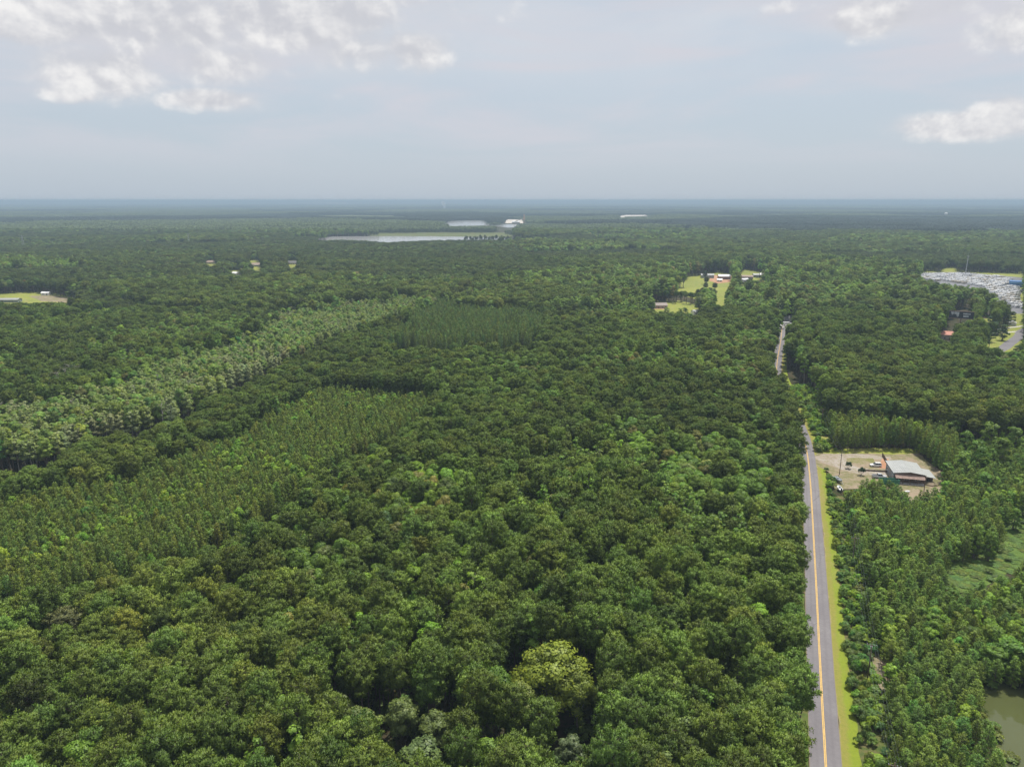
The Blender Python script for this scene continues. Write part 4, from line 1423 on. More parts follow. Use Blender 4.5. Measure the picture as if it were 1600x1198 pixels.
# ------------------------------------------------------------------ the rest of the woods: one object for each kind, instanced on points
def scatter(name, recs, forms, kind='stuff'):
    n = len(recs)
    me = bpy.data.meshes.new(name)
    me.vertices.add(n)
    P_ = np.array([(r_[0], r_[1], 0) for r_ in recs], 'f')
    me.vertices.foreach_set('co', P_.ravel())
    at = me.attributes.new('size', 'FLOAT_VECTOR', 'POINT')
    at.data.foreach_set('vector', np.array([(r_[3], r_[3], r_[2]) for r_ in recs], 'f').ravel())
    at = me.attributes.new('turn', 'FLOAT_VECTOR', 'POINT')
    at.data.foreach_set('vector', np.stack([rng.normal(0, .025, n), rng.normal(0, .025, n), rng.uniform(0, 6.283, n)], 1).astype('f').ravel())
    at = me.attributes.new('form', 'INT', 'POINT')
    at.data.foreach_set('value', rng.integers(0, len(forms), n).astype('i'))
    at = me.attributes.new('tint', 'FLOAT_COLOR', 'POINT')
    at.data.foreach_set('color', np.array([(*r_[4], 1) for r_ in recs], 'f').ravel())
    me.update()
    o = link(name, me)
    ng = bpy.data.node_groups.new(name, 'GeometryNodeTree')
    ng.interface.new_socket('Geometry', in_out='INPUT', socket_type='NodeSocketGeometry')
    ng.interface.new_socket('Geometry', in_out='OUTPUT', socket_type='NodeSocketGeometry')
    N = ng.nodes; L = ng.links
    gi, go = N.new('NodeGroupInput'), N.new('NodeGroupOutput')
    ip = N.new('GeometryNodeInstanceOnPoints')
    L.new(gi.outputs[0], ip.inputs['Points'])
    jn = N.new('GeometryNodeJoinGeometry')
    for f_ in forms:
        po = bpy.data.objects.new('tree_form', f_)
        oi = N.new('GeometryNodeObjectInfo')
        oi.inputs['Object'].default_value = po
        gti = N.new('GeometryNodeGeometryToInstance')
        L.new(oi.outputs['Geometry'], gti.inputs[0])
        L.new(gti.outputs[0], jn.inputs[0])
    L.new(jn.outputs[0], ip.inputs['Instance'])
    ip.inputs['Pick Instance'].default_value = True
    for nm, typ, sock in (('form', 'INT', 'Instance Index'), ('turn', 'FLOAT_VECTOR', 'Rotation'), ('size', 'FLOAT_VECTOR', 'Scale')):
        a = N.new('GeometryNodeInputNamedAttribute')
        a.data_type = typ
        a.inputs['Name'].default_value = nm
        L.new(a.outputs['Attribute'], ip.inputs[sock])
    L.new(ip.outputs[0], go.inputs[0])
    md = o.modifiers.new('woods', 'NODES')
    md.node_group = ng
    return tag(o, kind=kind)


wh = lambda k: [f[2] for f in FORMS[k]]
scatter('pine_woods', REST['pine'], wh('pine'))
scatter('broadleaf_woods', REST['broad'], wh('broad'))
scatter('leafy_sapling_woods', REST['bushy'], wh('bushy'))
scatter('young_pine_plantation', REST['young'], wh('young'))
scatter('undergrowth', REST['shrub'], wh('shrub'))
scatter('slender_tree_woods', REST['column'], wh('column'))
scatter('dead_trees_woods', REST['snag'], wh('snag'))

# woods from 2.5 km to 20 km
recs = []
for (y0, y1, sp_) in ((2540, 8500, 50.0), (8500, 21000, 150.0)):
    x, y = grid(y0, y1, sp_, lambda q: 200 + q * .76, .12)
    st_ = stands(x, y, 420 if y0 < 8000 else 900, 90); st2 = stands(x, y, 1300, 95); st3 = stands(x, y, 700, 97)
    hs = .62 + .62 * st_
    hs = np.where(st3 > .90, .22, hs)
    ok = clear(x, y, 22 * hs, np.full(len(x), sp_ * .4))
    x, y, hs, st_, st2, st3 = [q[ok] for q in (x, y, hs, st_, st2, st3)]
    k = sp_ / 50.0
    for i in range(len(x)):
        dark = st2[i] < .42  # darker stand tint stands in for cloud shadows lying over the far land
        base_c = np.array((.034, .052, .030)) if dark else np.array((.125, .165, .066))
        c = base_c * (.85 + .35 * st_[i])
        if st3[i] > .90: c = np.array((.19, .23, .085))
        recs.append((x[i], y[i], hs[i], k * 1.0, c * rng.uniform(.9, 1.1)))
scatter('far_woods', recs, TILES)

# ------------------------------------------------------------------ metal-roofed building in the yard
HO = empty('workshop_building', (160.9, 290.9, 0), R(-14.5))
tag(HO, 'low building with pale metal roof and brown front porch in the dirt yard', 'building')
HW, HD, HZ, RZ = 11.6, 14.4, 4.0, 4.75
mb = MB()
mb.prism([(0, 0), (HW, 0), (HW, HZ), (HW * .52, RZ - .12), (0, HZ)], 0, HD)
mb.build('wall', M['grey_wall'], HO)
fw = MB(); fw.prism([(.02, 0), (HW - .02, 0), (HW - .02, HZ - .02), (HW * .52, RZ - .16), (.02, HZ - .02)], -.06, -.003)
fw.build('front_wall', M['brown_wall'], HO)
rx0 = HW * .52
for (xa, za, xb, zb) in ((-.5, HZ - .05, rx0, RZ), (rx0, RZ, HW + .5, HZ - .05)):
    s = MB(); s.prism([(xa, za), (xb, zb), (xb, zb + .10), (xa, za + .10)], -.7, HD + .5)
    L_ = math.hypot(xb - xa, zb - za)
    for i in range(1, 8):
        q = i / 8; cx_, cz_ = xa + (xb - xa) * q, za + (zb - za) * q + .10
        s.prism([(cx_ - .05, cz_ - .01), (cx_ + .05, cz_ - .01), (cx_ + .02, cz_ + .06), (cx_ - .02, cz_ + .06)], -.69, HD + .49)
    s.build('roof', M['metal_roof'] if xa < 0 else M['pale_roof'], HO)
s = MB(); s.prism([(rx0 - .28, RZ + .06), (rx0, RZ + .16), (rx0 + .28, RZ + .06), (rx0, RZ + .20)], -.72, HD + .52); s.build('ridge_cap', M['pale_roof'], HO)
pr = MB(); pr.add([(.1, -2.9, 2.55), (HW - .2, -2.9, 2.55), (HW - .2, -.07, 3.55), (.1, -.07, 3.55), (.1, -2.9, 2.65), (HW - .2, -2.9, 2.65), (HW - .2, -.07, 3.65), (.1, -.07, 3.65)],
                  [(3, 2, 1, 0), (4, 5, 6, 7), (0, 1, 5, 4), (1, 2, 6, 5), (2, 3, 7, 6), (3, 0, 4, 7)])
pr.build('porch_roof', M['rust'], HO)
for i in range(5):
    p = MB(); x_ = .25 + i * (HW - .7) / 4; p.box(x_ - .09, x_ + .09, -2.75, -2.57, 0, 2.58); p.build('porch_post', M['wood'], HO)
p = MB(); p.box(0, HW - .1, -2.85, -.07, 0, .16); p.build('porch_floor', M['concrete'], HO)
for x_ in (1.0, 4.1, 8.2):
    wf = MB(); wf.box(x_, x_ + 1.9, -.11, -.06, .95, 2.15)
    wo_ = wf.build('window', M['silver'], HO)
    gp_ = MB(); gp_.box(x_ + .1, x_ + .9, -.125, -.112, 1.05, 2.05); gp_.box(x_ + 1.0, x_ + 1.8, -.125, -.112, 1.05, 2.05); gp_.build('pane', M['glass'], wo_)
dr = MB(); dr.box(6.7, 7.65, -.11, -.06, .17, 2.2); dd = dr.build('door', M['wood'], HO)
kn = MB(); kn.box(7.5, 7.56, -.16, -.112, 1.05, 1.15); kn.build('handle', M['rim'], dd)
gd = MB(); gd.box(-.07, -.003, 4.5, 8.2, .02, 3.2); gdo = gd.build('roller_door', M['steel'], HO)
sl_ = MB()
for i in range(7): sl_.box(-.10, -.072, 4.55, 8.15, .3 + i * .42, .38 + i * .42)
sl_.build('door_rib', M['grey_roof'], gdo)
for y_ in (1.6, 10.5):
    wf = MB(); wf.box(-.06, -.003, y_, y_ + 1.3, 1.2, 2.3); wo_ = wf.build('window', M['white'], HO)
    gp_ = MB(); gp_.box(-.08, -.062, y_ + .1, y_ + 1.2, 1.3, 2.2); gp_.build('pane', M['glass'], wo_)
an = MB(); an.box(HW + .003, HW + 3.6, 1.2, 9.2, 0, 2.75); an.build('annex_wall', M['brown_wall'], HO)
ar = MB(); ar.add([(HW + .52, -.3, 3.30), (HW + 4.3, -.3, 2.85), (HW + 4.3, 10.2, 2.85), (HW + .52, 10.2, 3.30), (HW + .52, -.3, 3.40), (HW + 4.3, -.3, 2.95), (HW + 4.3, 10.2, 2.95), (HW + .52, 10.2, 3.40)],
                  [(3, 2, 1, 0), (4, 5, 6, 7), (0, 1, 5, 4), (1, 2, 6, 5), (2, 3, 7, 6), (3, 0, 4, 7)])
ar.build('annex_roof', M['pale_roof'], HO)
ad = MB(); ad.box(HW + 1.3, HW + 2.5, 1.14, 1.197, .02, 2.1); ad.build('door', M['dark'], HO)


# ------------------------------------------------------------------ vehicles
def wheel(parent, x, y, r=.36, w_=.24):
    t_ = MB(); n = 16
    sgn = 1 if y > 0 else -1
    V = []; prof = [(r * .62, -w_ / 2), (r * .94, -w_ / 2), (r, -w_ * .32), (r, w_ * .32), (r * .94, w_ / 2), (r * .62, w_ / 2)]
    for k in range(n):
        a = 2 * math.pi * k / n
        for rr, yy in prof: V.append((x + rr * math.cos(a), y + yy, r + rr * math.sin(a)))
    Fs = []
    for k in range(n):
        j = (k + 1) % n
        for q in range(6): Fs.append((k * 6 + q, k * 6 + (q + 1) % 6, j * 6 + (q + 1) % 6, j * 6 + q))
    wh_ = t_.add(V, Fs).build('wheel', M['tyre'], parent, True)
    rm = MB(); rm.tube([(x, y - sgn * w_ * .1, r), (x, y + sgn * w_ * .40, r)], [r * .60, r * .60], 14)
    for k in range(5):
        a = 2 * math.pi * k / 5
        rm.tube([(x, y + sgn * w_ * .45, r), (x + r * .5 * math.cos(a), y + sgn * w_ * .42, r + r * .5 * math.sin(a))], .04, 4)
    rm.build('rim', M['rim'], wh_)


def loft(mb_, secs, m=0):
    """closed rings of equal length joined into a skin"""
    n = len(secs[0]); V = sum([list(s_) for s_ in secs], [])
    Fs = [tuple(range(n - 1, -1, -1)), tuple((len(secs) - 1) * n + k for k in range(n))]
    for i in range(len(secs) - 1):
        for k in range(n):
            j = (k + 1) % n
            Fs.append((i * n + k, i * n + j, (i + 1) * n + j, (i + 1) * n + k))
    mb_.add(V, Fs, m)


def body_ring(x, hw, z0, z1, b=.12):
    return [(x, -hw + b * .5, z0), (x, hw - b * .5, z0), (x, hw, z0 + b), (x, hw, z1 - b * 1.4), (x, hw - b, z1), (x, -hw + b, z1), (x, -hw, z1 - b * 1.4), (x, -hw, z0 + b)]


def car(name, label, cat, loc, rz, kind, paint):
    e = empty(name, loc, rz)
    tag(e, label, cat)
    bd = MB()
    if kind == 'suv':
        loft(bd, [body_ring(-2.35, .82, .42, .95), body_ring(-2.25, .92, .32, 1.08), body_ring(-1, .95, .28, 1.12), body_ring(1.0, .95, .28, 1.08), body_ring(1.9, .92, .30, .98), body_ring(2.35, .84, .36, .82)])
        cab = [(-2.2, .80, 1.0, 1.12), (-2.05, .80, 1.0, 1.72), (-1.6, .78, 1.0, 1.80), (.25, .78, 1.0, 1.78), (1.05, .80, 1.0, 1.14)]
    else:
        loft(bd, [body_ring(-2.85, .88, .48, 1.12), body_ring(-2.75, .97, .42, 1.18), body_ring(-.7, 1.0, .38, 1.18), body_ring(1.3, 1.0, .38, 1.18), body_ring(2.4, .97, .40, 1.10), body_ring(2.85, .88, .46, .95)])
        cab = [(-.75, .84, 1.1, 1.20), (-.62, .82, 1.1, 1.86), (-.2, .80, 1.1, 1.92), (.75, .80, 1.1, 1.90), (1.45, .84, 1.1, 1.22)]
    bd.build('body', paint, e, False)
    cb = MB()
    loft(cb, [[(x, -h_, z0), (x, h_, z0), (x, h_ * .86 if z1 > 1.4 else h_, z1), (x, -h_ * .86 if z1 > 1.4 else -h_, z1)] for x, h_, z0, z1 in cab])
    cb.build('cabin_glass', M['glass'], e)
    rf = MB()
    xs = [c for c in cab if c[3] > 1.4]
    loft(rf, [[(x, -h_ * .84, z1 - .02), (x, h_ * .84, z1 - .02), (x, h_ * .80, z1 + .05), (x, -h_ * .80, z1 + .05)] for x, h_, z0, z1 in xs])
    for sy in (-1, 1):
        for (xa, xb) in ((cab[0][0], cab[1][0]), (cab[-1][0], cab[-2][0])):
            za, zb = 1.1, max(c[3] for c in cab) - .03
            rf.tube([(xa, sy * (cab[0][1] + .01), za), (xb, sy * cab[2][1] * .86, zb)], .045, 5)
        mx_ = (cab[1][0] + cab[-2][0]) / 2
        rf.tube([(mx_, sy * (cab[1][1] + .01), 1.1), (mx_, sy * cab[2][1] * .87, max(c[3] for c in cab) - .03)], .05, 5)
    rf.build('cabin_roof', paint, e)
    if kind != 'suv':
        b_ = MB(); b_.box(-2.68, -.82, -.80, .80, 1.183, 1.20); b_.build('bed_liner', M['dark'], e)
        b_ = MB()
        for sy in (-1, 1): b_.box(-2.75, -.78, sy * .90 - .09, sy * .90 + .09, 1.17, 1.36, b=.02)
        b_.box(-2.83, -2.72, -.88, .88, 1.17, 1.36); b_.build('bed_side', paint, e)
    L_ = 2.36 if kind == 'suv' else 2.86
    for sy in (-1, 1):
        q = MB(); q.box(L_ - .16, L_ - .03, sy * .66 - .17, sy * .66 + .17, .66, .80); q.build('headlight', M['lamp'], e)
        q = MB(); q.box(-L_ + .0, -L_ + .08, sy * .74 - .10, sy * .74 + .10, .75, 1.02); q.build('tail_light', M['redlamp'], e)
        q = MB(); q.box(.78, .98, sy * 1.02 - .09, sy * 1.02 + .09, 1.05, 1.22, b=.02); q.build('mirror', paint, e)
    q = MB(); q.box(L_ - .10, L_ + .06, -.78, .78, .40, .58, b=.04); q.box(-L_ - .06, -L_ + .12, -.80, .80, .40, .60, b=.04); q.build('bumper', M['dark'] if kind == 'suv' else M['rim'], e)
    for sx in ((-1.42, 1.45) if kind == 'suv' else (-1.75, 1.85)):
        for sy in (-1, 1): wheel(e, sx, sy * (.84 if kind == 'suv' else .88))
    return e


g_ = G(1368, 728.5); car('parked_suv', 'white sport utility car parked on the grass left of the metal roofed building', 'car', (g_.x, g_.y, .02), R(172), 'suv', M['white'])
g_ = G(1373.5, 746.5); car('parked_pickup', 'white and silver pickup truck parked behind the green container in the yard', 'pickup truck', (g_.x, g_.y, .02), R(-8), 'pickup', M['silver'])
g_ = G(1558, 524.5); car('parked_van', 'grey van parked on the lawn by the curved road', 'van', (g_.x, g_.y, .05), R(20), 'suv', M['tarp'])
g_ = G(1563, 536); 

# green roll-off container
g_ = G(1388.5, 756.0)
e = empty('roll_off_container', (g_.x, g_.y, .02), R(-8))
tag(e, 'long green open roll off container in front of the white pickup', 'container')
c_ = MB(); c_.box(-3.8, 3.8, -1.2, 1.2, .25, .40)
for sy in (-1, 1): c_.box(-3.8, 3.8, sy * 1.16 - .05, sy * 1.16 + .05, .40, 2.2)
c_.box(-3.8, -3.7, -1.1, 1.1, .40, 2.2); c_.box(3.7, 3.8, -1.1, 1.1, .40, 2.2)
c_.build('hull', M['green'], e)
for i in range(9):
    for sy in (-1, 1):
        x_ = -3.6 + i * .9; r_ = MB(); r_.box(x_ - .06, x_ + .06, sy * 1.26 - .05, sy * 1.26 + .05, .42, 2.1); r_.build('rib', M['green'], e)
r_ = MB()
for sy in (-1, 1): r_.box(-3.9, 3.9, sy * 1.22 - .09, sy * 1.22 + .09, 2.2, 2.32)
r_.build('top_rail', M['green'], e)
r_ = MB(); r_.box(-3.65, 3.65, -1.08, 1.08, .41, 1.35, top=(.4, .2)); r_.build('scrap_load', M['rust'], e)
r_ = MB()
for sy in (-.7, .7): r_.box(-3.7, 3.7, sy - .07, sy + .07, .08, .25)
r_.build('skid', M['dark'], e)


def boat(name, label, loc, rz, L_, W_, hull, motor):
    e = empty(name, loc, rz)
    tag(e, label, 'boat', 'boats on trailers by the road entrance')
    h_ = MB(); secs = []
    for i in range(9):
        q = i / 8; x_ = -L_ / 2 + L_ * q
        hw = W_ / 2 * (1 if q < .5 else max(.04, 1 - ((q - .5) / .5) ** 2.2)); z1 = 1.35 + .25 * q * q; zk = .55 + (.6 * ((q - .6) / .4) ** 2 if q > .6 else 0)
        secs.append([(x_, 0, zk), (x_, hw * .75, zk + .22), (x_, hw, z1), (x_, hw * .86, z1), (x_, hw * .7, z1 - .3), (x_, -hw * .7, z1 - .3), (x_, -hw * .86, z1), (x_, -hw, z1), (x_, -hw * .75, zk + .22)])
    loft(h_, secs); h_.build('hull', hull, e)
    c_ = MB(); c_.box(-.5, .35, -.4, .4, 1.15, 1.95, b=.06, top=(.1, .05)); c_.build('console', M['silver'], e)
    if motor:
        m_ = MB(); m_.box(-L_ / 2 - .55, -L_ / 2 - .02, -.24, .24, 1.05, 1.85, b=.08); m_.box(-L_ / 2 - .38, -L_ / 2 - .15, -.08, .08, .35, 1.05); m_.build('outboard_motor', M['dark'], e)
    t_ = MB()
    for sy in (-.5, .5): t_.box(-L_ / 2 + .2, L_ / 2, sy - .05, sy + .05, .42, .54)
    t_.box(L_ / 2, L_ / 2 + 1.4, -.05, .05, .42, .54); t_.box(-.9, -.75, -W_ / 2, W_ / 2, .36, .46)
    t_.build('trailer_frame', M['steel'], e)
    for sy in (-1, 1): wheel(e, -.8, sy * (W_ / 2 + .12), .30, .2)


g_ = G(1311.3, 766); boat('trailered_boat', 'small white open boat with dark outboard on its trailer', (g_.x, g_.y, .02), R(83), 4.2, 1.6, M['white'], True)
g_ = G(1308.5, 752); boat('trailered_boat', 'larger grey boat on a trailer beyond the white boat', (g_.x, g_.y, .02), R(-84), 6.6, 2.3, M['tarp'], False)

# white tank by the pines
g_ = G(1417, 771)
e = empty('gas_tank', (g_.x, g_.y, .01), R(10))
tag(e, 'white gas tank lying at the edge of the pines below the building', 'tank')
t_ = MB(); t_.tube([(-1.15, 0, .85), (-1.05, 0, .85), (-.8, 0, .85), (.8, 0, .85), (1.05, 0, .85), (1.15, 0, .85)], [.1, .36, .48, .48, .36, .1], 14); t_.build('vessel', M['white'], e, True)
for sx in (-.6, .6): t_ = MB(); t_.box(sx - .08, sx + .08, -.35, .35, 0, .45); t_.build('foot', M['concrete'], e)
t_ = MB(); t_.tube([(0, 0, 1.3), (0, 0, 1.5)], .14, 8); t_.build('valve_dome', M['white'], e)
# sand pile
g_ = G(1455, 757); bm = bmesh.new()
bmesh.ops.create_icosphere(bm, subdivisions=3, radius=1)
for v_ in bm.verts:
    k = 1 + .25 * (float(vnoise(v_.co.x * 3 + 9, v_.co.y * 3, .9, 3)) - .5)
    v_.co = Vector((v_.co.x * 2.8 * k, v_.co.y * 2.2 * k, max(-.1, v_.co.z) * 1.25 * k))
me = bpy.data.meshes.new('sand_pile'); bm.to_mesh(me); bm.free(); me.materials.append(M['dirt'])
o = link('sand_pile', me); o.location = (g_.x, g_.y, .02); tag(o, 'pale heap of sand at the right front corner of the building', 'sand pile')
# low timber wall and board fence
a, b_ = G(1352, 735.5), G(1388, 737.5)
e = empty('timber_wall', (a.x, a.y, 0), math.atan2(b_.y - a.y, b_.x - a.x)); tag(e, 'low dark timber wall between the white car and the pickup', 'wall')
L_ = (b_ - a).length
for i in range(2): t_ = MB(); t_.box(0, L_, -.12, .12, i * .36, i * .36 + .34, b=.02); t_.build('timber', M['wood'], e)
for i in range(4): t_ = MB(); t_.box(L_ * (i + .5) / 4 - .08, L_ * (i + .5) / 4 + .08, -.26, -.125, 0, .85); t_.build('post', M['wood'], e)
a, b_ = G(1378, 712), G(1387, 727)
e = empty('board_fence', (a.x, a.y, 0), math.atan2(b_.y - a.y, b_.x - a.x)); tag(e, 'brown board fence running up to the left wall of the building', 'fence')
L_ = (b_ - a).length
n = int(L_ / .32)
t_ = MB(); t_.box(0, .29, -.02, .02, .05, 1.75); bd0 = t_.build('board', M['wood'], e)
for i in range(1, n):
    c_ = bd0.copy(); COL.objects.link(c_); c_.parent = e; c_.location = (i * .32, 0, float(rng.normal() * .015))
for i in range(int(L_ / 2.5) + 1): t_ = MB(); t_.box(i * 2.5 - .06, i * 2.5 + .06, .022, .14, 0, 1.9); t_.build('post', M['wood'], e)
for z_ in (.4, 1.4): t_ = MB(); t_.box(0, L_, .022, .07, z_, z_ + .1); t_.build('rail', M['wood'], e)

# ------------------------------------------------------------------ power line along the road
POLES = [((1388, 1262), 'utility pole just below the bottom edge, right of the road'), ((1355, 1062), 'dark wooden utility pole in the scrub beside the bare track'),
         ((1331, 884), 'utility pole in the scrub strip midway up the road'), ((1311.5, 741), 'utility pole behind the boats at the yard entrance'), ((1283, 668), 'utility pole at the near end of the overgrown strip beyond the yard'), ((1443.5, 768), 'short pole standing in front of the metal roofed building')]
tops = []
for i, ((u, v), lab) in enumerate(POLES):
    g_ = G(u, v); hh = 10.5 if i < 5 else 7.0
    a_ = math.atan2(*(ROAD[np.argmin(abs(ROAD[:, 1] - g_.y - 5))] - ROAD[np.argmin(abs(ROAD[:, 1] - g_.y + 5))])[::-1]) - math.pi / 2
    e = empty('utility_pole', (g_.x, g_.y, 0), a_)
    tag(e, lab, 'pole', 'wooden poles of the power line')
    s = MB(); s.tube([(0, 0, -.2), (.03, 0, hh * .5), (0, .02, hh)], [.17, .14, .10], 9); s.build('shaft', M['wood'], e, True)
    if i < 5:
        c_ = MB(); c_.box(-1.15, 1.15, -.16, -.05, hh - .75, hh - .62); c_.build('crossarm', M['wood'], e)
        for x_ in (-1.05, .45, 1.05): c_ = MB(); c_.tube([(x_, -.1, hh - .62), (x_, -.1, hh - .52), (x_, -.1, hh - .40)], [.07, .10, .05], 8); c_.build('insulator', M['porcelain'], e, True)
        if i in (1, 3): c_ = MB(); c_.tube([(.02, .32, hh - 2.1), (.02, .32, hh - 1.2)], .22, 10); c_.box(-.04, .08, .08, .2, hh - 1.9, hh - 1.4); c_.build('transformer', M['porcelain'], e, True)
        Mx = Matrix.Translation((g_.x, g_.y, 0)) @ Matrix.Rotation(a_, 4, 'Z')
        tops.append([Mx @ Vector((x_, -.1, hh - .40)) for x_ in (-1.05, .45, 1.05)] + [Mx @ Vector((.14, 0, hh - 2.6))])
cab_ = MB()
for A_, B_ in zip(tops[:-1], tops[1:]):
    for p, q in zip(A_, B_):
        n = 12
        cab_.tube([p.lerp(q, i / n) - Vector((0, 0, 1.1 * 4 * (i / n) * (1 - i / n))) for i in range(n + 1)], .011, 4)
tag(cab_.build('power_cable', M['cable']), 'thin grey overhead cables strung from pole to pole right of the road', 'cable')


# ------------------------------------------------------------------ houses
def house(name, label, loc, rz, w_, d_, hz, rise, wall, roof, cat='house', hip=0.0, chimney=False, porch=False, group=None):
    e = empty(name, loc, rz)
    tag(e, label, cat, group)
    b_ = MB(); b_.add([(-w_ / 2, -d_ / 2, -.2), (w_ / 2, -d_ / 2, -.2), (w_ / 2, d_ / 2, -.2), (-w_ / 2, d_ / 2, -.2), (-w_ / 2, -d_ / 2, hz), (w_ / 2, -d_ / 2, hz), (w_ / 2, d_ / 2, hz), (-w_ / 2, d_ / 2, hz), (-w_ / 2 + hip * d_ * .5, 0, hz + rise - .08), (w_ / 2 - hip * d_ * .5, 0, hz + rise - .08)],
                      [(3, 2, 1, 0), (0, 1, 5, 4), (2, 3, 7, 6), (1, 2, 6, 9, 5), (3, 0, 4, 8, 7), (4, 5, 9, 8), (6, 7, 8, 9)])
    b_.build('wall', wall, e)
    o_ = .45; r0 = hz - o_ * rise / (d_ / 2); X, Y = w_ / 2 + o_, d_ / 2 + o_; hx = w_ / 2 + (o_ if hip == 0 else 0) - hip * d_ * .5
    r_ = MB()
    V = [(-X, -Y, r0), (X, -Y, r0), (X, Y, r0), (-X, Y, r0), (-hx, 0, hz + rise), (hx, 0, hz + rise)]
    V += [(x, y, z + .14) for x, y, z in V]
    Fs = [(0, 1, 5, 4), (2, 3, 4, 5), (1, 2, 5), (3, 0, 4), (6, 7, 11, 10), (8, 9, 10, 11), (7, 8, 11), (9, 6, 10), (0, 1, 7, 6), (1, 2, 8, 7), (2, 3, 9, 8), (3, 0, 6, 9)]
    if hip == 0: Fs = [f for f in Fs if f not in ((1, 2, 5), (3, 0, 4), (7, 8, 11), (9, 6, 10), (1, 2, 8, 7), (3, 0, 6, 9))] + [(1, 5, 11, 7), (5, 2, 8, 11), (3, 4, 10, 9), (4, 0, 6, 10)]
    r_.add(V, Fs); ro = r_.build('roof', roof, e)
    if chimney: c_ = MB(); c_.box(w_ * .2, w_ * .2 + .8, .3, 1.1, hz, hz + rise + .9); c_.build('chimney', M['brown_wall'], ro)
    n = max(2, int(w_ / 3.5))
    for i in range(n):
        x_ = -w_ / 2 + w_ * (i + .5) / n
        q = MB()
        if i == n // 2: q.box(x_ - .5, x_ + .5, -d_ / 2 - .05, -d_ / 2 - .003, 0, 2.1); q.build('door', M['wood'], e)
        else:
            q.box(x_ - .7, x_ + .7, -d_ / 2 - .05, -d_ / 2 - .003, .9, 2.1); f_ = q.build('window', M['white'], e)
            q = MB(); q.box(x_ - .6, x_ + .6, -d_ / 2 - .07, -d_ / 2 - .052, 1.0, 2.0); q.build('pane', M['glass'], f_)
    if porch: q = MB(); q.box(-w_ * .25, w_ * .25, -d_ / 2 - 2.2, -d_ / 2 - .1, hz - .25, hz - .12); [q.box(x_ - .07, x_ + .07, -d_ / 2 - 2.1, -d_ / 2 - 1.96, 0, hz - .25) for x_ in (-w_ * .24, 0, w_ * .24)]; q.build('porch', M['white'], e)
    return e


def hat(u, v): g_ = G(u, v); return (g_.x, g_.y, 0)


house('house', 'house with salmon red roof among trees below the billboard', hat(1478, 530), R(-20), 14, 8, 4.6, 2.4, M['cream'], M['red_roof'], chimney=True)
house('house', 'grey roofed house at the end of the upper road', hat(1234, 505), R(10), 17, 10, 3.2, 4.2, M['brown_wall'], M['grey_roof'])
house('house', 'house with bright white roof in the left woods', hat(369, 430), R(-35), 13, 9, 3.4, 2.0, M['white'], M['white'])
house('house', 'tan roofed house in the small gap left of the white roofed house', hat(328, 412), R(5), 22, 10, 3.2, 2.6, M['cream'], M['tan_roof'])
house('house', 'brown roofed house with pale gable in the gap right of the white roofed house', hat(403, 416), R(12), 20, 10, 3.2, 3, M['cream'], M['tan_roof'], porch=True)
house('house', 'grey brown house in the farthest right gap of the left woods', hat(457, 413), R(-8), 20, 10, 3.2, 3, M['cream'], M['grey_roof'])
house('shed', 'white shed between big trees left of the curved road lawn', hat(1581, 508), R(60), 9, 6, 2.8, 1.6, M['white'], M['white'], cat='shed')
house('shed', 'small pale shed in the trees just left of the salmon roofed house', hat(1453, 527), R(70), 5, 4, 2.8, 1.4, M['white'], M['white'], cat='shed')
FB = 'farm buildings on the red clay pad'
house('farm_shed', 'pale grey farm shed at the left end of the farm field', hat(1105, 434), R(-8), 19, 11, 4.5, 1.6, M['tarp'], M['metal_roof'], 'barn', group=FB)
house('barn', 'white roofed open barn on the red clay pad', hat(1131, 436), R(-6), 17, 13, 4.6, 2.2, M['rust'], M['white'], 'barn', group=FB)
house('trailer_shed', 'small white shed in front of the white roofed barn', hat(1124, 440), R(-6), 7, 5, 3.0, 1.2, M['white'], M['white'], 'shed', group=FB)
house('barn', 'low barn with pinkish roof at the right edge of the clay pad', hat(1165, 436), R(-12), 20, 10, 4, 1.8, M['rust'], M['tan_roof'], 'barn', group=FB)
house('shed', 'slanted white roof shed just below the pinkish roofed barn', hat(1163, 440), R(25), 11, 7, 3.4, 1.4, M['white'], M['white'], 'shed', group=FB)
house('barn', 'white arched barn at the tree edge right of the farm', hat(1196, 433), R(-4), 18, 10, 4.2, 2.0, M['white'], M['white'], 'barn', group=FB)
house('farm_shed', 'grey green farm shed left of the white arched barn', hat(1182, 433), R(-4), 11, 9, 3.8, 1.6, M['tarp'], M['metal_roof'], 'barn', group=FB)
house('house', 'pale pinkish house under tall trees in the pale clearing', hat(1027, 481), R(4), 20, 10, 3.4, 2.2, M['pinkish'], M['pale_pink_roof'])
house('house', 'white walled house at the right end of the pale clearing', hat(1088, 492), R(15), 9, 7, 3.4, 2.0, M['white'], M['pale_roof'])
house('house', 'grey metal roofed house under trees between clearing and upper road', hat(1139, 502), R(35), 12, 8, 3.2, 1.8, M['cream'], M['metal_roof'])
house('field_shed', 'white shed on the tree side of the left hay field', hat(72, 461), R(4), 9, 5, 3, 1.2, M['white'], M['white'], 'shed')
house('greenhouse', 'long low grey shed at the left end of the hay field', hat(8, 472), R(3), 34, 9, 3.2, 1.4, M['tarp'], M['metal_roof'], 'shed')
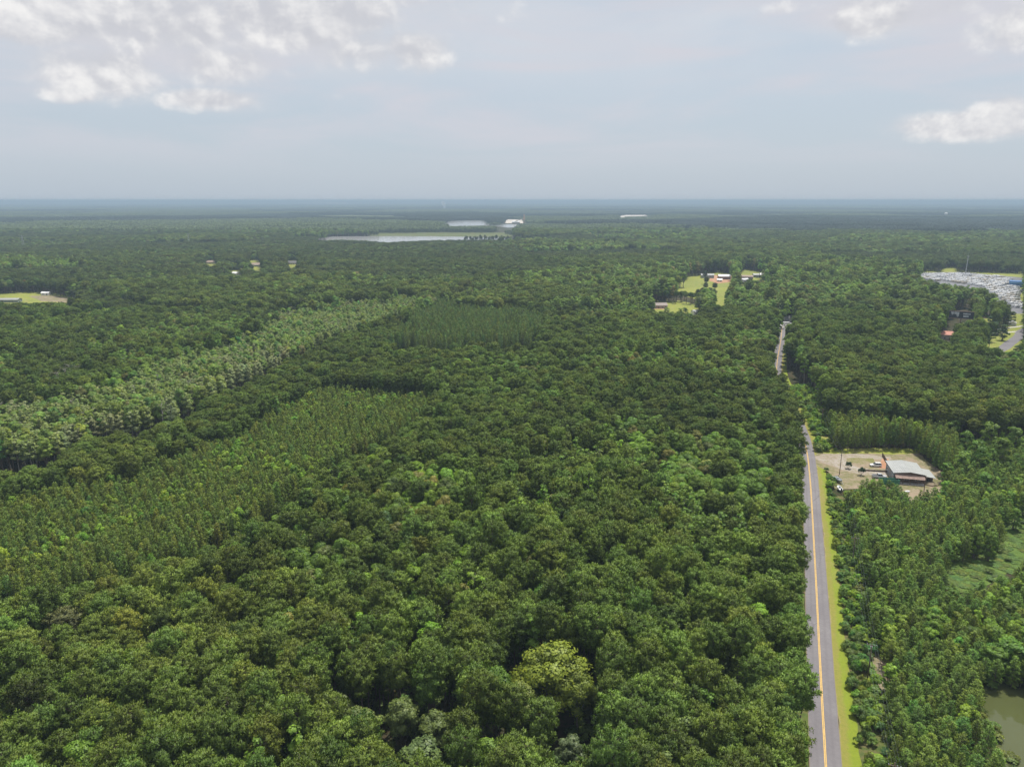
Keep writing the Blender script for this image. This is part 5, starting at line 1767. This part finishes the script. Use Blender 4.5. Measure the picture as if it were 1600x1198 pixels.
for u, v, lab in ((1211, 506, 'white box truck on the pale street, left of the grey roofed house'), (1230, 509, 'white box truck on the pale street in front of the grey roofed house')):
    e = empty('box_truck', (*hat(u, v)[:2], .05), R(-6)); tag(e, lab, 'truck', 'box trucks on the pale street')
    q = MB(); q.box(-3.9, 1.9, -1.25, 1.25, .95, 3.6, b=.06); q.build('cargo_box', M['white'], e)
    q = MB(); q.box(2.0, 3.9, -1.15, 1.15, .6, 2.6, b=.12, top=(.25, .08)); cb = q.build('cab', M['white'], e)
    q = MB(); q.box(3.55, 3.86, -1.0, 1.0, 1.55, 2.35); q.build('windscreen', M['glass'], cb)
    for x_ in (-2.6, 2.8):
        for sy in (-1, 1): wheel(e, x_, sy * 1.05, .48, .3)
e = house('mall_building', 'blue clad building at the right end of the vehicle sales lot', hat(1594, 448), R(-30), 26, 20, 7.5, .5, M['blue'], M['blue'], 'building')
q = MB(); q.box(-13.1, 13.1, -10.12, -10.06, 5.2, 6.4); q.box(-13.12, -13.06, -10, 10, 5.2, 6.4); q.build('sign_band', M['lightblue'], e)

# ------------------------------------------------------------------ vehicles on the sales lot
def trailer_mesh(kind, paint):
    b_ = MB()
    L_ = 8.6 if kind == 0 else 9.6
    prof = [(-L_ / 2, .55), (L_ / 2 - .9, .55), (L_ / 2, 1.25), (L_ / 2 - .12, 2.7), (L_ / 2 - .7, 3.1), (-L_ / 2 + .25, 3.15), (-L_ / 2, 2.9)] if kind == 0 else \
           [(-L_ / 2, .55), (L_ / 2 - 1.5, .55), (L_ / 2, .62), (L_ / 2, 1.35), (L_ / 2 - .9, 1.75), (L_ / 2 - .35, 2.25), (L_ / 2 - .5, 3.15), (-L_ / 2 + .1, 3.25), (-L_ / 2, 3.1)]
    b_.prism(prof, -1.25, 1.25, 0)
    b_.box(-1.2, -.2, -.4, .4, 3.1, 3.42, 1)
    b_.box(1.6, 2.3, -.35, .35, 3.1, 3.30, 1)
    for sy in (-1, 1):
        b_.box(-2.6, -1.3, sy * 1.27 - .02, sy * 1.27 + .02, 1.6, 2.3, 2)
        b_.box(1.2, 2.4, sy * 1.27 - .02, sy * 1.27 + .02, 1.6, 2.3, 2)
        b_.box(-L_ / 2 + .3, L_ / 2 - 1.4, sy * 1.265 - .02, sy * 1.265 + .02, .85, 1.15, 1)
        for x_ in ((-.9, .0) if kind == 0 else (-2.6, 3.0)):
            b_.tube([(x_, sy * 1.0, .38), (x_, sy * 1.24, .38)], .38, 10, 3)
    if kind == 0: b_.tube([(L_ / 2 - .6, 0, .55), (L_ / 2 + 1.1, 0, .5)], .08, 5, 3)
    else: b_.box(L_ / 2 - .55, L_ / 2 - .30, -1.0, 1.0, 1.72, 2.3, 2)
    return b_.build('travel_trailer' if kind == 0 else 'motorhome', [paint, M['tarp'], M['glass'], M['tyre']])


protos = [trailer_mesh(0, M['white']), trailer_mesh(1, M['white']), trailer_mesh(0, M['cream'])]
a, b_ = G(1505, 430), G(1586, 441)
ex = (b_ - a).normalized(); ey = Vector((-ex.y, ex.x, 0))
spots = []
for r_ in range(-45, 30):
    for k in range(-40, 140):
        p = a + ex * (k * 4.6) + ey * (r_ * 14.5) + Vector((rng.normal() * .5, rng.normal() * 1.0, 0))
        u, v, d = px(np.array([[p.x, p.y, 1.0]]))
        if in_poly(u, v, LOT)[0] and rng.random() < .86: spots.append((p, float(u[0]), float(v[0]), r_))
print('SPOTS', len(spots))
if len(spots) > 290: spots = [spots[i] for i in sorted(rng.choice(len(spots), 290, replace=False))]
nm = []
rv_row = ['in the near corner', 'in the near part', 'in the middle part', 'in the far part', 'along the far edge']
used = set()
for p, u, v, r_ in spots:
    k = int(rng.choice(3, p=[.55, .27, .18]))
    o = protos[k] if k not in used else protos[k].copy()
    if k in used: COL.objects.link(o)
    used.add(k)
    o.location = (p.x, p.y, .06)
    o.rotation_euler = (0, 0, math.atan2(ey.y, ex.y * 0 + ey.x) + rng.normal() * .05 + (math.pi if rng.random() < .2 else 0))
    o.scale = (rng.uniform(.75, 1.1), 1, rng.uniform(.92, 1.05))
    tag(o, None, 'motorhome' if k == 1 else 'trailer', 'vehicles for sale on the lot')
    w_ = 4 - int(np.clip((v - 427) / 11.5, 0, 4))
    nm.append((o, u, ['white', 'white', 'cream'][k], ['travel trailer', 'motorhome', 'travel trailer'][k], rv_row[w_] + ' of the sales lot'))
for k in range(3):
    if k not in used: bpy.data.objects.remove(protos[k])
name_all(nm)

# mast, billboard, pylons, water tower, plant tower
g_ = G(1508, 430.5); e = empty('tall_mast', (g_.x, g_.y, 0)); tag(e, 'thin pale mast standing behind the vehicle sales lot', 'mast')
q = MB(); q.tube([(0, 0, 0), (.3, 0, 15), (.6, 0, 31)], [.55, .42, .25], 10); q.build('shaft', M['porcelain'], e, True)
q = MB(); q.box(-.6, 1.8, -.5, .5, 29.5, 30.1); q.tube([(.6, 0, 31), (.6, 0, 34)], .06, 5); q.build('antenna', M['porcelain'], e)
P_ = at_dist(1502.3, 492, 690)
e = empty('billboard', (P_.x, P_.y, 0), R(-30)); tag(e, 'wide dark roadside billboard with pale picture at its left, above trees', 'billboard')
bw, bh, bz = 8.6, 2.75, P_.z
q = MB(); q.box(-bw, bw, -.2, .2, bz - bh, bz + bh); q.build('panel', M['black_sign'], e)
q = MB(); q.box(-bw - .15, bw + .15, -.28, .28, bz + bh + .005, bz + bh + .3); q.box(-bw - .15, bw + .15, -.9, .28, bz - bh - .35, bz - bh - .005); q.build('catwalk', M['rust'], e)
q = MB(); q.prism([(-7.6, bz + 2.1), (-4.4, bz + 2.3), (-1.6, bz + 2.2), (-1.9, bz - 1.4), (-2.9, bz - 2.0), (-3.6, bz + .1), (-5.2, bz + .6), (-6.6, bz - .3)], -.24, -.203); q.build('print', M['sign_grey'], e)
q = MB(); q.box(1.0, 6.2, -.24, -.203, bz + .5, bz + 1.5); q.box(1.4, 5.0, -.24, -.203, bz - 1.6, bz - .2); q.build('print', M['sign_grey'], e)
q = MB(); q.tube([(0, .4, -.2), (0, .4, bz + 1)], .5, 10); q.build('post', M['rust'], e)


def pylon(u, v, hh, lab):
    g_ = G(u, v); e = empty('pylon', (g_.x, g_.y, 0), R(20)); tag(e, lab, 'pylon', 'steel pylons beyond the left woods')
    q = MB(); wb = hh * .09
    for sx in (-1, 1):
        for sy in (-1, 1): q.tube([(sx * wb, sy * wb, 0), (sx * wb * .35, sy * wb * .35, hh * .62), (sx * .3, sy * .3, hh)], .22, 4)
    for k in range(8):
        z0, z1 = hh * k / 8, hh * (k + 1) / 8; w0, w1 = wb * (1 - .085 * k * 1.1), wb * (1 - .085 * (k + 1) * 1.1); s_ = 1 if k % 2 else -1
        for sy in (-1, 1): q.tube([(s_ * w0, sy * w0, z0), (-s_ * w1, sy * w1, z1)], .12, 4); q.tube([(sy * w0, s_ * w0, z0), (sy * w1, -s_ * w1, z1)], .12, 4)
    q.build('tower_frame', M['steel'], e)
    for z_, L_ in ((hh * .70, 5.5), (hh * .82, 6.5), (hh * .94, 4.5)):
        q = MB(); q.tube([(-L_, 0, z_), (L_, 0, z_)], .2, 4); q.tube([(-L_, 0, z_), (0, 0, z_ + 1.6), (L_, 0, z_)], .12, 4); q.build('crossarm', M['steel'], e)


pylon(38, 394, 38, 'steel lattice pylon far off at the left edge')
pylon(296, 388, 36, 'steel lattice pylon above the left woods beyond the white roofed house')
g_ = G(1477, 342); e = empty('water_tower', (g_.x, g_.y, 0)); tag(e, 'white water tower far off near the horizon on the right', 'water tower')
q = MB(); q.tube([(0, 0, 24), (0, 0, 26), (0, 0, 30), (0, 0, 35), (0, 0, 38), (0, 0, 39)], [3, 8, 10.5, 10, 6, .5], 20); q.build('tank', M['white'], e, True)
for k in range(6): a_ = k * math.pi / 3; q = MB(); q.tube([(9 * math.cos(a_), 9 * math.sin(a_), 0), (7.6 * math.cos(a_), 7.6 * math.sin(a_), 27)], .5, 6); q.build('leg', M['white'], e)
q = MB(); q.tube([(0, 0, 0), (0, 0, 24)], 1.2, 8); q.build('riser', M['white'], e)
g_ = G(819, 350); e = empty('plant_tower', (g_.x, g_.y, 0)); tag(e, 'orange steel tower of the plant by the far settling pond', 'tower')
q = MB(); q.box(-5, 5, -5, 5, 0, 28); q.box(-3, 3, -3, 3, 28, 46); q.build('tower_body', M['orange'], e)
q = MB(); q.add([(-60, -2, 3), (-5, -2, 26), (-5, 2, 26), (-60, 2, 3), (-60, -2, 6), (-5, -2, 29), (-5, 2, 29), (-60, 2, 6)], [(3, 2, 1, 0), (4, 5, 6, 7), (0, 1, 5, 4), (1, 2, 6, 5), (2, 3, 7, 6), (3, 0, 4, 7)]); q.build('conveyor', M['cream'], e)
house('plant_shed', 'white shed left of the orange plant tower by the far pond', hat(806, 349.5), R(0), 40, 20, 9, 4, M['cream'], M['white'], 'shed')
for u, v, sx, sy, sz, lab in ((495, 318, 900, 700, 22, 'pale mineral heap on the far left horizon'), (530, 319, 600, 500, 14, 'second pale mineral heap on the far horizon, right of the larger one')):
    g_ = G(u, v); bm = bmesh.new(); bmesh.ops.create_icosphere(bm, subdivisions=3, radius=1)
    for v_ in bm.verts: v_.co = Vector((v_.co.x * sx * .6, v_.co.y * sy, max(-.05, v_.co.z) * sz * 1.9 * (1 + .4 * math.sin(v_.co.x * 5))))
    me = bpy.data.meshes.new('mineral_heap'); bm.to_mesh(me); bm.free(); me.materials.append(M['sand'])
    o = link('mineral_heap', me); o.location = (g_.x, g_.y, 14); tag(o, lab, 'heap', 'mineral heaps on the horizon')
# smoke of a small fire beyond the ponds
ms, t, out = new_mat('white_smoke')
vo = t.node('ShaderNodeVolumePrincipled'); vo.inputs['Color'].default_value = (.95, .95, .95, 1); vo.inputs['Density'].default_value = .02
t.l.new(vo.outputs[0], out.inputs['Volume'])
g_ = G(694, 329); q = MB(); q.tube([(0, 0, 12), (6, 0, 40), (-4, 0, 70), (-20, 0, 105)], [10, 16, 26, 22], 10)
o = q.build('smoke', ms); o.location = (g_.x, g_.y, 0); tag(o, kind='stuff')

# ------------------------------------------------------------------ the hazy air
mh, t, out = new_mat('hazy_air')
vo = t.node('ShaderNodeVolumePrincipled')
vo.inputs['Color'].default_value = (.47, .62, .755, 1)
vo.inputs['Density'].default_value = 1.5e-4
vo.inputs['Anisotropy'].default_value = 0.0
t.l.new(vo.outputs[0], out.inputs['Volume'])
q = MB(); q.box(-93000, 93000, -93000, 93000, -1.0, 122.0)
tag(q.build('haze', mh), kind='stuff')
